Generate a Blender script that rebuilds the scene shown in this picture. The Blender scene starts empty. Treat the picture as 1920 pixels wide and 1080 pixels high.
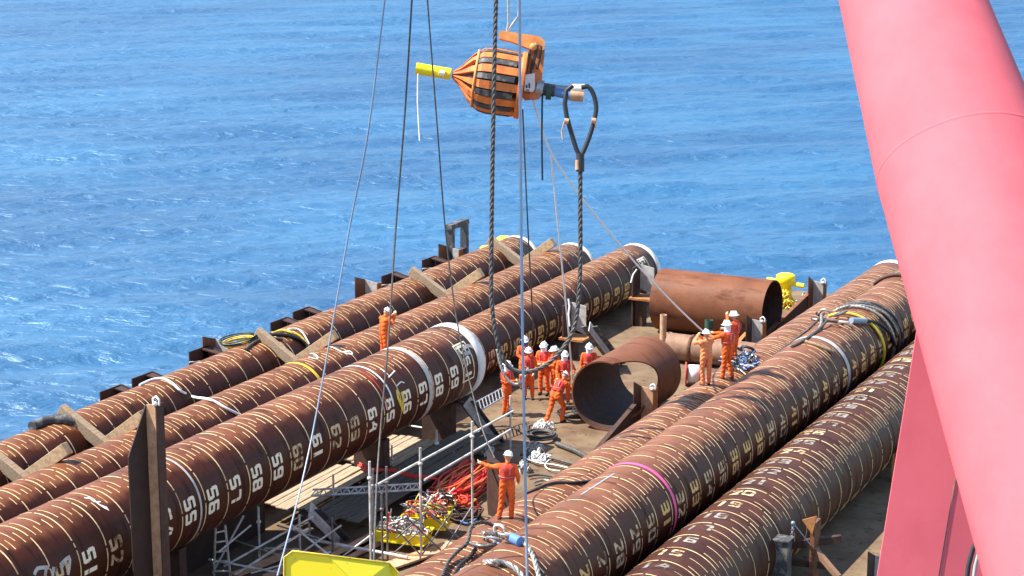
import bpy, bmesh, math, random
import numpy as np
from mathutils import Vector, Matrix
random.seed(7)
S = bpy.context.scene
R_ = math.radians
# ---------------------------------------------------------------- camera
CAMH = 20.0
F = 3800.0                     # focal length in pixels of the 1920 px photograph
cam_d = bpy.data.cameras.new('camera'); cam = bpy.data.objects.new('camera', cam_d)
S.collection.objects.link(cam); S.camera = cam
cam_d.sensor_width = 36; cam_d.lens = F / 1920 * 36
cam_d.clip_start = .5; cam_d.clip_end = 20000
CR = Matrix(((0.8927204, -0.10275712, 0.43873825), (0.45061101, 0.20357553, -0.8691989), (0.0, 0.97365188, 0.22803952)))
cam.matrix_world = Matrix.Translation((0, 0, CAMH)) @ CR.to_4x4()
# ---------------------------------------------------------------- light
SUN = Vector((-.625, -.30, 1.0)).normalized()
el = math.asin(SUN.z); az = math.atan2(SUN.x, SUN.y)
w = bpy.data.worlds.new('World'); S.world = w; w.use_nodes = True
nt = w.node_tree; bg = nt.nodes['Background']
sky = nt.nodes.new('ShaderNodeTexSky'); sky.sky_type = 'NISHITA'; sky.sun_disc = False
sky.sun_elevation = el; sky.sun_rotation = az
sky.air_density = 1.25; sky.dust_density = .6; sky.ozone_density = 2.0
nt.links.new(sky.outputs[0], bg.inputs[0]); bg.inputs[1].default_value = .13
sl = bpy.data.lights.new('sun', 'SUN'); sl.energy = 5.0; sl.angle = R_(.5); sl.color = (1, .95, .86)
so = bpy.data.objects.new('sun', sl); S.collection.objects.link(so)
so.rotation_euler = (-SUN).to_track_quat('-Z', 'Y').to_euler()
S.view_settings.view_transform = 'Standard'; S.view_settings.look = 'None'
S.view_settings.exposure = 1.08; S.view_settings.gamma = 1
# ---------------------------------------------------------------- helpers
C = S.collection
CP = Vector((0, 0, CAMH))
def ray(x, y): return (CR @ Vector((x - 960, 540 - y, -F))).normalized()
def onz(x, y, z=0.): r = ray(x, y); return CP + r * ((z - CAMH) / r.z)
def onX(x, y, X): r = ray(x, y); return CP + r * (X / r.x)
def onY(x, y, Y): r = ray(x, y); return CP + r * (Y / r.y)
def ond(x, y, d): return CP + (CR @ Vector((x - 960, 540 - y, -F))) * (d / F)
RADS = {'A': 1.10, 'B': 1.10, 'D': 1.10, 'C': 1.22, 'E': 1.22, 'F': 1.22, 'G': 1.22}
PILES = {'A': (-38.38, 1.15), 'B': (-35.61, 1.15), 'C': (-30.24, 2.8), 'D': (-33.15, 1.15), 'E': (-20.04, 2.45 - .32), 'F': (-22.2, 1.24), 'G': (-17.44, 1.24)}
def onp(k, x, y, off=0.):
    ax, az_ = PILES[k]; r = ray(x, y); o = Vector((-ax, CAMH - az_)); d = Vector((r.x, r.z)); RR = RADS[k] + off
    a = d.dot(d); b = 2 * o.dot(d); c = o.dot(o) - RR * RR; D = max(b * b - 4 * a * c, 0)
    return CP + r * ((-b - math.sqrt(D)) / (2 * a))

class MB:
    def __init__(s): s.v = []; s.f = []; s.m = []; s.sm = []
    def add(s, vs, fs, mi=0, smooth=False):
        o = len(s.v); s.v += [tuple(v) for v in vs]
        for f in fs: s.f.append(tuple(i + o for i in f)); s.m.append(mi); s.sm.append(smooth)
        return s
    def box(s, c, size, rot=None, mi=0):
        hx, hy, hz = size[0] / 2, size[1] / 2, size[2] / 2; M = rot if rot is not None else Matrix.Identity(3)
        vs = [Vector(c) + M @ Vector((x * hx, y * hy, z * hz)) for x in (-1, 1) for y in (-1, 1) for z in (-1, 1)]
        return s.add(vs, [(0, 1, 3, 2), (4, 6, 7, 5), (0, 4, 5, 1), (2, 3, 7, 6), (0, 2, 6, 4), (1, 5, 7, 3)], mi)
    def beam(s, a, b, wd, h, up=(0, 0, 1), mi=0):
        a = Vector(a); b = Vector(b); d = (b - a); L = d.length; d.normalize(); up = Vector(up)
        x = d.cross(up); x = x.normalized() if x.length > 1e-4 else Vector((1, 0, 0)); z = x.cross(d)
        return s.box((a + b) / 2, (wd, L, h), Matrix((x, d, z)).transposed(), mi)
    def prism(s, pts, ext, mi=0):
        n = len(pts); e = Vector(ext); vs = [Vector(p) for p in pts] + [Vector(p) + e for p in pts]
        fs = [tuple(range(n)), tuple(range(2 * n - 1, n - 1, -1))] + [(i, i + n, (i + 1) % n + n, (i + 1) % n) for i in range(n)]
        return s.add(vs, fs, mi)
    def tube(s, pts, r, n=8, mi=0, caps=True, closed=False):
        pts = [Vector(p) for p in pts]; m = len(pts); rs = r if isinstance(r, (list, tuple)) else [r] * m
        t0 = (pts[1] - pts[0]).normalized(); u = t0.orthogonal().normalized(); vs = []
        for i, p in enumerate(pts):
            a = pts[i - 1] if i > 0 else (pts[-1] if closed else pts[0]); b = pts[i + 1] if i < m - 1 else (pts[0] if closed else pts[-1])
            t = (b - a); t = t.normalized() if t.length > 1e-9 else t0
            u = u - t * u.dot(t); u = u.normalized() if u.length > 1e-6 else t.orthogonal().normalized(); v = t.cross(u)
            vs += [p + (u * math.cos(2 * math.pi * k / n) + v * math.sin(2 * math.pi * k / n)) * rs[i] for k in range(n)]
        fs = []; mm = m if closed else m - 1
        for i in range(mm):
            j = (i + 1) % m
            fs += [(i * n + k, i * n + (k + 1) % n, j * n + (k + 1) % n, j * n + k) for k in range(n)]
        s.add(vs, fs, mi, True)
        if caps and not closed:
            s.add(vs[:n], [tuple(range(n - 1, -1, -1))], mi); s.add(vs[-n:], [tuple(range(n))], mi)
        return s
    def rope(s, pts, r, pitch=.5, strands=3, mi=0, step=.06):
        """a laid rope: strands twisted round the path"""
        pts = dense(pts, step); m = len(pts); u = (pts[1] - pts[0]).orthogonal().normalized(); L = 0; fr = []
        for i, p in enumerate(pts):
            t = (pts[min(i + 1, m - 1)] - pts[max(i - 1, 0)]).normalized(); u = (u - t * u.dot(t)).normalized()
            if i: L += (p - pts[i - 1]).length
            fr.append((p, u.copy(), t.cross(u), L))
        for k in range(strands):
            q = []
            for p, a, b, l in fr:
                th = 2 * math.pi * (l / pitch + k / strands); q.append(p + (a * math.cos(th) + b * math.sin(th)) * r * .5)
            s.tube(q, r * .52, 6, mi)
        return s
    def ball(s, c, r, n=10, mi=0, sc=(1, 1, 1), rot=None):
        vs = []; fs = []; M = rot if rot is not None else Matrix.Identity(3); h = n // 2 + 1
        for i in range(h + 1):
            ph = math.pi * i / h
            for j in range(n):
                th = 2 * math.pi * j / n
                vs.append(Vector(c) + M @ Vector((math.sin(ph) * math.cos(th) * r * sc[0], math.sin(ph) * math.sin(th) * r * sc[1], math.cos(ph) * r * sc[2])))
        for i in range(h):
            for j in range(n): fs.append((i * n + j, (i + 1) * n + j, (i + 1) * n + (j + 1) % n, i * n + (j + 1) % n))
        return s.add(vs, fs, mi, True)
    def lathe(s, prof, c, axis=(0, 0, 1), n=32, mi=0, smooth=True, closed=False):
        ax = Vector(axis).normalized(); u = ax.orthogonal().normalized(); v = ax.cross(u); vs = []; m = len(prof)
        for r, h in prof:
            vs += [Vector(c) + ax * h + (u * math.cos(2 * math.pi * k / n) + v * math.sin(2 * math.pi * k / n)) * r for k in range(n)]
        fs = []
        for i in range(m if closed else m - 1):
            j = (i + 1) % m
            fs += [(i * n + k, i * n + (k + 1) % n, j * n + (k + 1) % n, j * n + k) for k in range(n)]
        return s.add(vs, fs, mi, smooth)
    def build(s, name, mats, parent=None, origin=None):
        me = bpy.data.meshes.new(name); og = Vector(origin) if origin is not None else Vector((0, 0, 0))
        if parent is not None: og = og + parent.matrix_world.translation if origin is None else og
        me.from_pydata([tuple(Vector(v) - og) for v in s.v], [], s.f)
        for m in (mats if isinstance(mats, (list, tuple)) else [mats]): me.materials.append(m)
        me.polygons.foreach_set('material_index', s.m); me.polygons.foreach_set('use_smooth', s.sm); me.update()
        o = bpy.data.objects.new(name, me); C.objects.link(o)
        if parent is not None:
            o.parent = parent; o.location = og - parent.matrix_world.translation
        else: o.location = og; o.matrix_world = Matrix.Translation(og)
        return o
def dense(pts, step):
    pts = [Vector(p) for p in pts]
    if len(pts) == 2:
        n = max(2, int((pts[1] - pts[0]).length / step)); return [pts[0].lerp(pts[1], i / n) for i in range(n + 1)]
    out = []
    for i in range(len(pts) - 1):
        p0 = pts[max(i - 1, 0)]; p1 = pts[i]; p2 = pts[i + 1]; p3 = pts[min(i + 2, len(pts) - 1)]
        n = max(1, int((p2 - p1).length / step))
        for k in range(n):
            t = k / n
            out.append(.5 * ((2 * p1) + (p2 - p0) * t + (2 * p0 - 5 * p1 + 4 * p2 - p3) * t * t + (3 * p1 - p0 - 3 * p2 + p3) * t ** 3))
    out.append(pts[-1]); return out
def tag(o, label=None, cat=None, group=None, kind=None):
    if label: o['label'] = label
    if cat: o['category'] = cat
    if group: o['group'] = group
    if kind: o['kind'] = kind
    return o
def thing(name, loc, label, cat, group=None):
    o = bpy.data.objects.new(name, None); C.objects.link(o); o.empty_display_size = .2; o.location = loc
    o.matrix_world = Matrix.Translation(loc)
    return tag(o, label, cat, group)
def copy_thing(o, loc, label, group=None, rz=0.):
    c = o.copy(); C.objects.link(c); c.location = loc; c.rotation_euler = (0, 0, rz); c['label'] = label
    if group: c['group'] = group
    for ch in list(o.children):
        k = ch.copy(); C.objects.link(k); k.parent = c
        for g in list(ch.children):
            q = g.copy(); C.objects.link(q); q.parent = k
    return c
# ---------------------------------------------------------------- materials
def mat(name, col, rough=.6, metal=0., spec=.5, col2=None, scale=2., fac=(.4, .65), bump=0., bscale=30., stretch=(1, 1, 1), coat=0.):
    m = bpy.data.materials.new(name); m.use_nodes = True; n = m.node_tree; b = n.nodes['Principled BSDF']
    b.inputs['Base Color'].default_value = (*col, 1); b.inputs['Roughness'].default_value = rough; b.inputs['Metallic'].default_value = metal
    b.inputs['Specular IOR Level'].default_value = spec; b.inputs['Coat Weight'].default_value = coat
    tc = n.nodes.new('ShaderNodeTexCoord'); mp = n.nodes.new('ShaderNodeMapping'); mp.inputs['Scale'].default_value = stretch
    n.links.new(tc.outputs['Object'], mp.inputs[0])
    if col2:
        no = n.nodes.new('ShaderNodeTexNoise'); no.inputs['Scale'].default_value = scale; no.inputs['Detail'].default_value = 8; no.inputs['Roughness'].default_value = .65
        n.links.new(mp.outputs[0], no.inputs['Vector'])
        r = n.nodes.new('ShaderNodeValToRGB'); r.color_ramp.elements[0].position = fac[0]; r.color_ramp.elements[1].position = fac[1]
        r.color_ramp.elements[0].color = (*col, 1); r.color_ramp.elements[1].color = (*col2, 1)
        n.links.new(no.outputs[0], r.inputs[0]); n.links.new(r.outputs[0], b.inputs['Base Color'])
    if bump:
        nb = n.nodes.new('ShaderNodeTexNoise'); nb.inputs['Scale'].default_value = bscale; nb.inputs['Detail'].default_value = 5
        n.links.new(mp.outputs[0], nb.inputs['Vector'])
        bp = n.nodes.new('ShaderNodeBump'); bp.inputs['Strength'].default_value = bump; bp.inputs['Distance'].default_value = .02
        n.links.new(nb.outputs[0], bp.inputs['Height']); n.links.new(bp.outputs[0], b.inputs['Normal'])
    return m
def pile_mat(name, a, b_, c, seed, rough=.55, crown=None, flank=(.33, .21, .18), rad=1.22):
    m = bpy.data.materials.new(name); m.use_nodes = True; n = m.node_tree; B = n.nodes['Principled BSDF']; L = n.links.new
    tc = n.nodes.new('ShaderNodeTexCoord')
    def noise(sc, st, det=8, ro=.6, dis=0.):
        mp = n.nodes.new('ShaderNodeMapping'); mp.inputs['Scale'].default_value = st; mp.inputs['Location'].default_value = (seed, seed * 2, 0)
        L(tc.outputs['Object'], mp.inputs[0]); no = n.nodes.new('ShaderNodeTexNoise'); no.inputs['Scale'].default_value = sc
        no.inputs['Detail'].default_value = det; no.inputs['Roughness'].default_value = ro; no.inputs['Distortion'].default_value = dis
        L(mp.outputs[0], no.inputs['Vector']); return no.outputs[0]
    def ramp(src, p0, p1, c0=(0, 0, 0), c1=(1, 1, 1)):
        r = n.nodes.new('ShaderNodeValToRGB'); r.color_ramp.elements[0].position = p0; r.color_ramp.elements[1].position = p1
        r.color_ramp.elements[0].color = (*c0, 1); r.color_ramp.elements[1].color = (*c1, 1); L(src, r.inputs[0]); return r.outputs[0]
    def mix(f, x, y):
        q = n.nodes.new('ShaderNodeMixRGB'); L(f, q.inputs[0]); L(x, q.inputs[1])
        if hasattr(y, 'is_output'): L(y, q.inputs[2])
        else: q.inputs[2].default_value = (*y, 1)
        return q.outputs[0]
    def ramp2(src, lo, hi):
        r = n.nodes.new('ShaderNodeMapRange'); r.interpolation_type = 'SMOOTHSTEP'; r.inputs[1].default_value = lo; r.inputs[2].default_value = hi; L(src, r.inputs[0]); return r.outputs[0]
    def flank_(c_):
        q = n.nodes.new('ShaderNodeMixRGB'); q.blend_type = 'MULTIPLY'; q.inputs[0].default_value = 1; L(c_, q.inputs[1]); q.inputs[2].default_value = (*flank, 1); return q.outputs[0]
    base = ramp(noise(.9, (1, .45, 1)), .36, .62, a, b_)
    st = ramp(noise(1.1, (.5, 3.2, .5), 6, .7), .52, .68)          # streaks that run round the pile
    c1 = mix(st, base, c)
    # each pile keeps full rust colour on its crown and is tinted darker down its flanks
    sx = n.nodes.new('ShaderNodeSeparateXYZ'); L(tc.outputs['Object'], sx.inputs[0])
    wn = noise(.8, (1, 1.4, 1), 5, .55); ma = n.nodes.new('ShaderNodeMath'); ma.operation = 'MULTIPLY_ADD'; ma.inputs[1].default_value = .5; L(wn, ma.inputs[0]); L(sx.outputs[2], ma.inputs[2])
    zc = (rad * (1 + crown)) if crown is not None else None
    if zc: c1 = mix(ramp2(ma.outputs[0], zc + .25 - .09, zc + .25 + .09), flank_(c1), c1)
    fine = ramp(noise(9, (1, 1, 1), 6, .7), .45, .75)
    q = n.nodes.new('ShaderNodeMixRGB'); q.inputs[0].default_value = .35; q.blend_type = 'MULTIPLY'; L(c1, q.inputs[1]); L(fine, q.inputs[2])
    q2 = n.nodes.new('ShaderNodeMixRGB'); q2.inputs[0].default_value = .5; L(c1, q2.inputs[1]); L(q.outputs[0], q2.inputs[2])
    L(q2.outputs[0], B.inputs['Base Color'])
    rr = n.nodes.new('ShaderNodeMapRange'); rr.inputs[3].default_value = rough - .06; rr.inputs[4].default_value = rough + .22
    L(st, rr.inputs[0]); L(rr.outputs[0], B.inputs['Roughness'])
    bp = n.nodes.new('ShaderNodeBump'); bp.inputs['Strength'].default_value = .25; bp.inputs['Distance'].default_value = .015
    L(noise(14, (1, 1, 1), 6), bp.inputs['Height']); L(bp.outputs[0], B.inputs['Normal'])
    B.inputs['Specular IOR Level'].default_value = .22
    return m
RUST1 = ((.13, .042, .022), (.24, .085, .038), (.07, .024, .017))
M = dict(
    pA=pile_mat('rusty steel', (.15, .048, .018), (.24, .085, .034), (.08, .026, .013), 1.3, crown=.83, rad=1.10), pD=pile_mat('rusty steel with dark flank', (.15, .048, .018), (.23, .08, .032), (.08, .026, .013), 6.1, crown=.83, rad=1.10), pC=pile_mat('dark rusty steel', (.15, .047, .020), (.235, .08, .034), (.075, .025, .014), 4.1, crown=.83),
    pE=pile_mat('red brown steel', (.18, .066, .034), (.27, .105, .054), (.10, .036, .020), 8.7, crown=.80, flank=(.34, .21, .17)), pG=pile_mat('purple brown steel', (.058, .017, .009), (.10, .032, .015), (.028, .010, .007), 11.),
    short=pile_mat('bare rusty steel', (.16, .055, .024), (.22, .08, .036), (.11, .036, .018), 15., .65),
    mark=mat('chalk cream paint', (.86, .64, .34), .7, col2=(.46, .25, .09), scale=2.0, fac=(.46, .66)),
    num=mat('cream stencil paint', (.88, .80, .60), .7, col2=(.24, .11, .05), scale=5, fac=(.59, .68)),
    numo=mat('ochre stencil paint', (.74, .48, .17), .7, col2=(.24, .09, .03), scale=5, fac=(.50, .66)),
    white=mat('white paint', (.82, .82, .80), .5, col2=(.70, .69, .66), scale=4), grey=mat('grey galvanised steel', (.48, .50, .52), .4, .5, col2=(.30, .30, .31), scale=8),
    tubeM=mat('galvanised scaffold tube', (.72, .72, .69), .5, .1, col2=(.42, .35, .28), scale=3),
    dtube=mat('dull scaffold tube', (.22, .23, .24), .5, .4, col2=(.14, .10, .08), scale=6),
    rust=mat('rust', (.22, .085, .035), .75, col2=(.09, .035, .02), scale=5, bump=.4), rustd=mat('dark rust', (.075, .032, .02), .7, col2=(.035, .018, .015), scale=4, bump=.3),
    rust_shade=mat('shade-dark rust', (.028, .015, .013), .75, col2=(.05, .022, .014), scale=3), tansteel=mat('brown tan steel', (.27, .15, .09), .7, col2=(.18, .09, .05), scale=3), numw=mat('badly worn stencil paint', (.62, .47, .27), .8, col2=(.16, .07, .035), scale=4, fac=(.47, .58)), numg=mat('faded grey stencil paint', (.30, .27, .23), .8, col2=(.08, .04, .028), scale=4, fac=(.48, .60)), rusto=mat('orange rust', (.42, .18, .055), .8, col2=(.25, .09, .03), scale=6, bump=.3), tan=mat('tan steel and lit post plates', (.62, .37, .22), .7, col2=(.42, .22, .12), scale=4),  # near-black rust paints in shade; tan also paints the lit post plates
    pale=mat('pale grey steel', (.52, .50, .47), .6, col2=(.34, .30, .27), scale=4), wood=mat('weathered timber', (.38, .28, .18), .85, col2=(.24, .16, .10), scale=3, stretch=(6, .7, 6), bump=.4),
    wood_lit=mat('timber tinted sunlit', (.46, .35, .24), .85, col2=(.27, .19, .12), scale=3, stretch=(6, .7, 6), bump=.4), wood_shade=mat('timber tinted for shade', (.15, .125, .09), .85, col2=(.08, .062, .045), scale=3, stretch=(6, .7, 6), bump=.4), woodl=mat('pale timber', (.50, .36, .21), .85, col2=(.33, .20, .11), scale=3, stretch=(3, 3, 3), bump=.4),  # bay and walkway planks: sun and shade also put into the timber colour
    yellow=mat('yellow paint', (.86, .68, .01), .5, col2=(.52, .36, .02), scale=5, fac=(.60, .72)), yellowd=mat('worn yellow paint', (.75, .55, .04), .55, col2=(.35, .2, .05), scale=7, fac=(.5, .7)),
    orange=mat('scuffed orange paint', (.74, .20, .04), .6, col2=(.40, .10, .03), scale=2.4, fac=(.45, .68)), orangel=mat('light orange paint', (.88, .36, .10), .6, col2=(.66, .2, .05), scale=3),
    black=mat('black rubber', (.02, .02, .022), .5), dgrey=mat('dark grey pad', (.05, .05, .055), .7, col2=(.17, .16, .15), scale=4, fac=(.5, .6)), wire=mat('greased wire rope', (.055, .05, .05), .55, .2, col2=(.13, .115, .10), scale=12),
    wirel=mat('bright wire rope', (.50, .48, .44), .4, .5, col2=(.25, .22, .19), scale=10), wireb=mat('blue grey wire', (.26, .32, .42), .45, .3), rope=mat('white cord', (.80, .78, .74), .8),
    red=mat('red nylon', (.75, .05, .03), .6, col2=(.5, .03, .02), scale=9), blue=mat('blue sleeve', (.10, .22, .5), .5), greenm=mat('green steel', (.03, .08, .055), .6),
    suit=mat('orange coverall', (.84, .15, .035), .9, spec=.1, col2=(.50, .075, .022), scale=5, fac=(.45, .72), bump=.6, bscale=9), suitp=mat('faded orange coverall', (.85, .27, .11), .85, col2=(.75, .20, .07), scale=6, bump=.6, bscale=9),
    vest=mat('red work vest', (.72, .045, .03), .8, col2=(.5, .03, .02), scale=10, bump=.4, bscale=12), skin=mat('skin', (.50, .26, .16), .6), glove=mat('work glove', (.62, .50, .34), .9),
    helmet=mat('white helmet', (.85, .85, .84), .3, coat=.3), boot=mat('black boot', (.03, .025, .022), .6), cloth=mat('white neck cloth', (.75, .77, .8), .9), bluec=mat('blue neck cloth', (.06, .13, .35), .9), eye=mat('dark eye', (.02, .015, .012), .3), stripe=mat('dull webbing', (.46, .20, .14), .7),
    crane=mat('red matt enamel', (.66, .135, .155), .78, spec=.15, col2=(.60, .112, .132), scale=2.2, fac=(.35, .7), bump=.03, bscale=60), crane2=mat('red matt paint', (.74, .145, .17), .7, spec=.2, col2=(.68, .125, .15), scale=2.),
    pink=mat('pink tape', (.85, .10, .30), .6))
# ---------------------------------------------------------------- sea
def sea_material():
    m = bpy.data.materials.new('sea water'); m.use_nodes = True; n = m.node_tree; b = n.nodes['Principled BSDF']; L = n.links.new
    b.inputs['Roughness'].default_value = .46; b.inputs['Specular Tint'].default_value = (.72, .9, 1, 1); b.inputs['IOR'].default_value = 1.7; b.inputs['Specular IOR Level'].default_value = .6
    g = n.nodes.new('ShaderNodeNewGeometry')
    def noise(sc, st, det, ro=.55, dis=0.):
        m0 = n.nodes.new('ShaderNodeMapping'); m0.inputs['Rotation'].default_value = (0, 0, R_(-24)); L(g.outputs['Position'], m0.inputs[0])
        mp = n.nodes.new('ShaderNodeMapping'); mp.inputs['Scale'].default_value = st; L(m0.outputs[0], mp.inputs[0])
        no = n.nodes.new('ShaderNodeTexNoise'); no.inputs['Scale'].default_value = sc; no.inputs['Detail'].default_value = det; no.inputs['Roughness'].default_value = ro; no.inputs['Distortion'].default_value = dis
        L(mp.outputs[0], no.inputs['Vector']); return no.outputs[0]
    r = n.nodes.new('ShaderNodeValToRGB'); r.color_ramp.elements[0].position = .35; r.color_ramp.elements[1].position = .65
    r.color_ramp.elements[0].color = (.007, .062, .155, 1); r.color_ramp.elements[1].color = (.016, .10, .215, 1)
    L(noise(.035, (1, 1.6, 1), 3), r.inputs[0]); L(r.outputs[0], b.inputs['Base Color'])
    b1 = n.nodes.new('ShaderNodeBump'); b1.inputs['Strength'].default_value = 1.; b1.inputs['Distance'].default_value = .48; L(noise(.6, (1, 1.8, 1), 6, .52, .4), b1.inputs['Height'])
    b2 = n.nodes.new('ShaderNodeBump'); b2.inputs['Strength'].default_value = 1.; b2.inputs['Distance'].default_value = .035; L(noise(2.0, (1, 2.6, 1), 4, .5, .2), b2.inputs['Height']); L(b1.outputs[0], b2.inputs['Normal'])
    L(b2.outputs[0], b.inputs['Normal'])
    return m
def build_sea(z0=-4.6):
    rs = [25.]
    while rs[-1] < 420: rs.append(rs[-1] * 1.0042)
    while rs[-1] < 9000: rs.append(rs[-1] * 1.08)
    th = list(np.radians(np.arange(-22, 78, .13))) + list(np.radians(np.arange(80, 338, 4.)))
    rs = np.array(rs); th = np.array(th); T, Rr = np.meshgrid(th, rs); X = -np.sin(T) * Rr; Y = np.cos(T) * Rr
    rng = np.random.RandomState(3); Z = np.zeros_like(X); fade = np.clip(1 - Rr / 2500, 0, 1)
    wd = R_(118)     # waves travel roughly towards the camera and left
    for i in range(46):
        lam = 1.0 * (20 / 1.0) ** (i / 45.); k = 2 * math.pi / lam; a = .0068 * lam ** .8 * rng.uniform(.5, 1.2)
        d = wd + rng.normal(0, .5); ph = rng.uniform(0, 6.28)
        loc = np.clip(1.6 - Rr * .012 / lam, 0, 1)
        p = k * (X * math.cos(d) + Y * math.sin(d)) + ph
        Z += a * loc * (np.sin(p) + .22 * np.sin(2 * p + .5))
    Z = Z * fade + z0
    nr, nt_ = X.shape; co = np.stack([X, Y, Z], -1).reshape(-1, 3)
    idx = np.arange(nr * nt_).reshape(nr, nt_); nx = np.roll(idx, -1, 1)
    q = np.stack([idx[:-1], idx[1:], nx[1:], nx[:-1]], -1).reshape(-1, 4)
    me = bpy.data.meshes.new('sea'); me.vertices.add(len(co)); me.vertices.foreach_set('co', co.astype(np.float32).ravel())
    me.loops.add(q.size); me.loops.foreach_set('vertex_index', q.ravel().astype(np.int32)); me.polygons.add(len(q))
    me.polygons.foreach_set('loop_start', np.arange(0, q.size, 4, dtype=np.int32)); me.polygons.foreach_set('use_smooth', np.ones(len(q), bool))
    me.update(calc_edges=True); me.validate(); me.materials.append(sea_material())
    o = bpy.data.objects.new('water', me); C.objects.link(o); o['kind'] = 'structure'
build_sea()
# ---------------------------------------------------------------- barge deck
def deck_material():
    m = mat('barge deck', (.20, .14, .085), .8, spec=.2, col2=(.115, .066, .038), scale=.6, bump=.3, bscale=8)
    n = m.node_tree; b = n.nodes['Principled BSDF']; L = n.links.new; src = b.inputs['Base Color'].links[0].from_socket
    tc = n.nodes.new('ShaderNodeTexCoord'); no = n.nodes.new('ShaderNodeTexNoise'); no.inputs['Scale'].default_value = 2.2; no.inputs['Detail'].default_value = 9; no.inputs['Roughness'].default_value = .7
    L(tc.outputs['Object'], no.inputs['Vector']); r = n.nodes.new('ShaderNodeValToRGB'); r.color_ramp.elements[0].position = .56; r.color_ramp.elements[1].position = .66; L(no.outputs[0], r.inputs[0])
    q = n.nodes.new('ShaderNodeMixRGB'); L(r.outputs[0], q.inputs[0]); L(src, q.inputs[1]); q.inputs[2].default_value = (.06, .03, .018, 1); L(q.outputs[0], b.inputs['Base Color'])
    return m
mb = MB(); mb.box((-16.6, 40.7, -2.6), (49.2, 81.4, 5.2)); d_ = mb.build('deck', deck_material()); d_['kind'] = 'structure'
# ---------------------------------------------------------------- piles
def strip(mb, k, y0, y1, a0, a1, mi, off=.006, da=6.):
    ax, azz = PILES[k]; RAD = RADS[k]; n = max(1, int(abs(a1 - a0) / da)); vs = []
    for i in range(n + 1):
        a = R_(a0 + (a1 - a0) * i / n); r = RAD + off
        for y in (y0, y1): vs.append((ax + r * math.cos(a), y, azz + r * math.sin(a)))
    mb.add(vs, [(2 * i, 2 * i + 1, 2 * i + 3, 2 * i + 2) for i in range(n)], mi)
# stencil glyphs as quads in a 1 x 1.4 cell (x = reading direction, y = glyph up)
t = .29
SEG = {'a': ((.05, 1.4 - t), (.95, 1.4 - t), (.9, 1.4), (.1, 1.4)), 'd': ((.1, 0), (.9, 0), (.95, t), (.05, t)), 'g': ((.08, .7 - t / 2), (.92, .7 - t / 2), (.92, .7 + t / 2), (.08, .7 + t / 2)),
       'f': ((0, .76), (t, .76), (t, 1.3), (0, 1.3)), 'b': ((1 - t, .76), (1, .76), (1, 1.3), (1 - t, 1.3)), 'e': ((0, .1), (t, .1), (t, .64), (0, .64)), 'c': ((1 - t, .1), (1, .1), (1, .64), (1 - t, .64)),
       'l': ((.32, 0), (.68, 0), (.68, 1.4), (.32, 1.4)), 'x': ((.2, 0), (.5, 0), (.98, 1.1), (.7, 1.1)), 'z': ((.02, .2), (.34, .2), (.98, .85), (.7, .95)), 'w': ((0, .42), (.3, .5), (.75, 1.4), (.5, 1.4))}
GL = {'0': 'abcdef', '1': 'l', '2': 'abzd', '3': 'abgcd', '4': 'wgbc', '5': 'afgcd', '6': 'afgcde', '7': 'abc', '8': 'abcdefg', '9': 'abcdfg', 'G': 'afedc', 'I': 'l'}
def text(mb, k, s, y, ang, mi, h=.47, wd=.32, gap=.055, off=.008):
    """writing laid round the pile: reads downwards on the near side, glyph tops point along +Y"""
    ax, azz = PILES[k]; RAD = RADS[k]; n = len(s); tot = n * wd + (n - 1) * gap; r = RAD + off
    for i, ch in enumerate(s):
        c0 = -tot / 2 + i * (wd + gap)
        for sg in GL[ch]:
            q = SEG[sg]
            for j in range(3):
                p = []
                for (a, b, tt) in ((0, 1, j / 3), (0, 1, (j + 1) / 3), (3, 2, (j + 1) / 3), (3, 2, j / 3)):
                    gx = q[a][0] + (q[b][0] - q[a][0]) * tt; gy = q[a][1] + (q[b][1] - q[a][1]) * tt
                    an = R_(ang) - (c0 + gx * wd) / r; p.append((ax + r * math.cos(an), y + (gy / 1.4 - .5) * h, azz + r * math.sin(an)))
                mb.add(p, [(0, 1, 2, 3)], mi)
def pile(k, y0, y1, m, label, off, numfn=None, band=.45, ticka=(108, 62), seed=0, near_band=False, markm=None, top_short=.5):
    rnd = random.Random(seed); ax, azz = PILES[k]; RAD = RADS[k]
    th = thing('steel_pile', (ax, (y0 + y1) / 2, azz - RAD), label, 'pile')
    mb = MB(); ri = RAD - .05
    n = int((y1 - y0) / 2); prof = [(RAD, (y1 - y0) * i / n) for i in range(n + 1)] + [(ri, y1 - y0 - .003), (ri, .003)]
    mb.lathe(prof, (ax, y0, azz), (0, 1, 0), 96, 0, True, True)
    o = mb.build('pipe', m, th)
    for p in o.data.polygons:                       # flat end faces
        if abs(p.normal.y) > .7: p.use_smooth = False
    mk = MB(); y = math.ceil(y0) + off
    while y < y1 - 1.0:
        wob = rnd.uniform(0, 40); a = 0
        while a < 360:
            L = rnd.uniform(36, 75); strip(mk, k, y, y + rnd.uniform(.032, .042), a + wob, a + wob + min(L, 360 - a) - 3.2, 0); a += L
        for j in range(1, 5):
            yy = y + j * .2 + rnd.uniform(-.012, .012); c = rnd.uniform(-8, 8) + (10 if j % 2 else -7)
            hi, lo = ticka
            ln = (rnd.uniform(12, 20), rnd.uniform(24, 38))[j % 2]
            mid = (hi + lo) / 2 + c
            strip(mk, k, yy, yy + .024, mid - ln / 2, mid + ln / 2, 0)
        y += 1
    mk.build('painted_scale', markm or M['mark'], th)
    if numfn:
        for ang_s, m_ in numfn(): ang_s.build('painted_number', m_, th)
    if band:
        bb = MB(); s = RAD + .012
        bb.lathe([(RAD - .045, y1 - band + .05), (s, y1 - band), (s, y1 + .006), (ri + .002, y1 + .006)], (ax, 0, azz), (0, 1, 0), 96); bb.build('end_band', M['white'], th)
    return th
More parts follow.
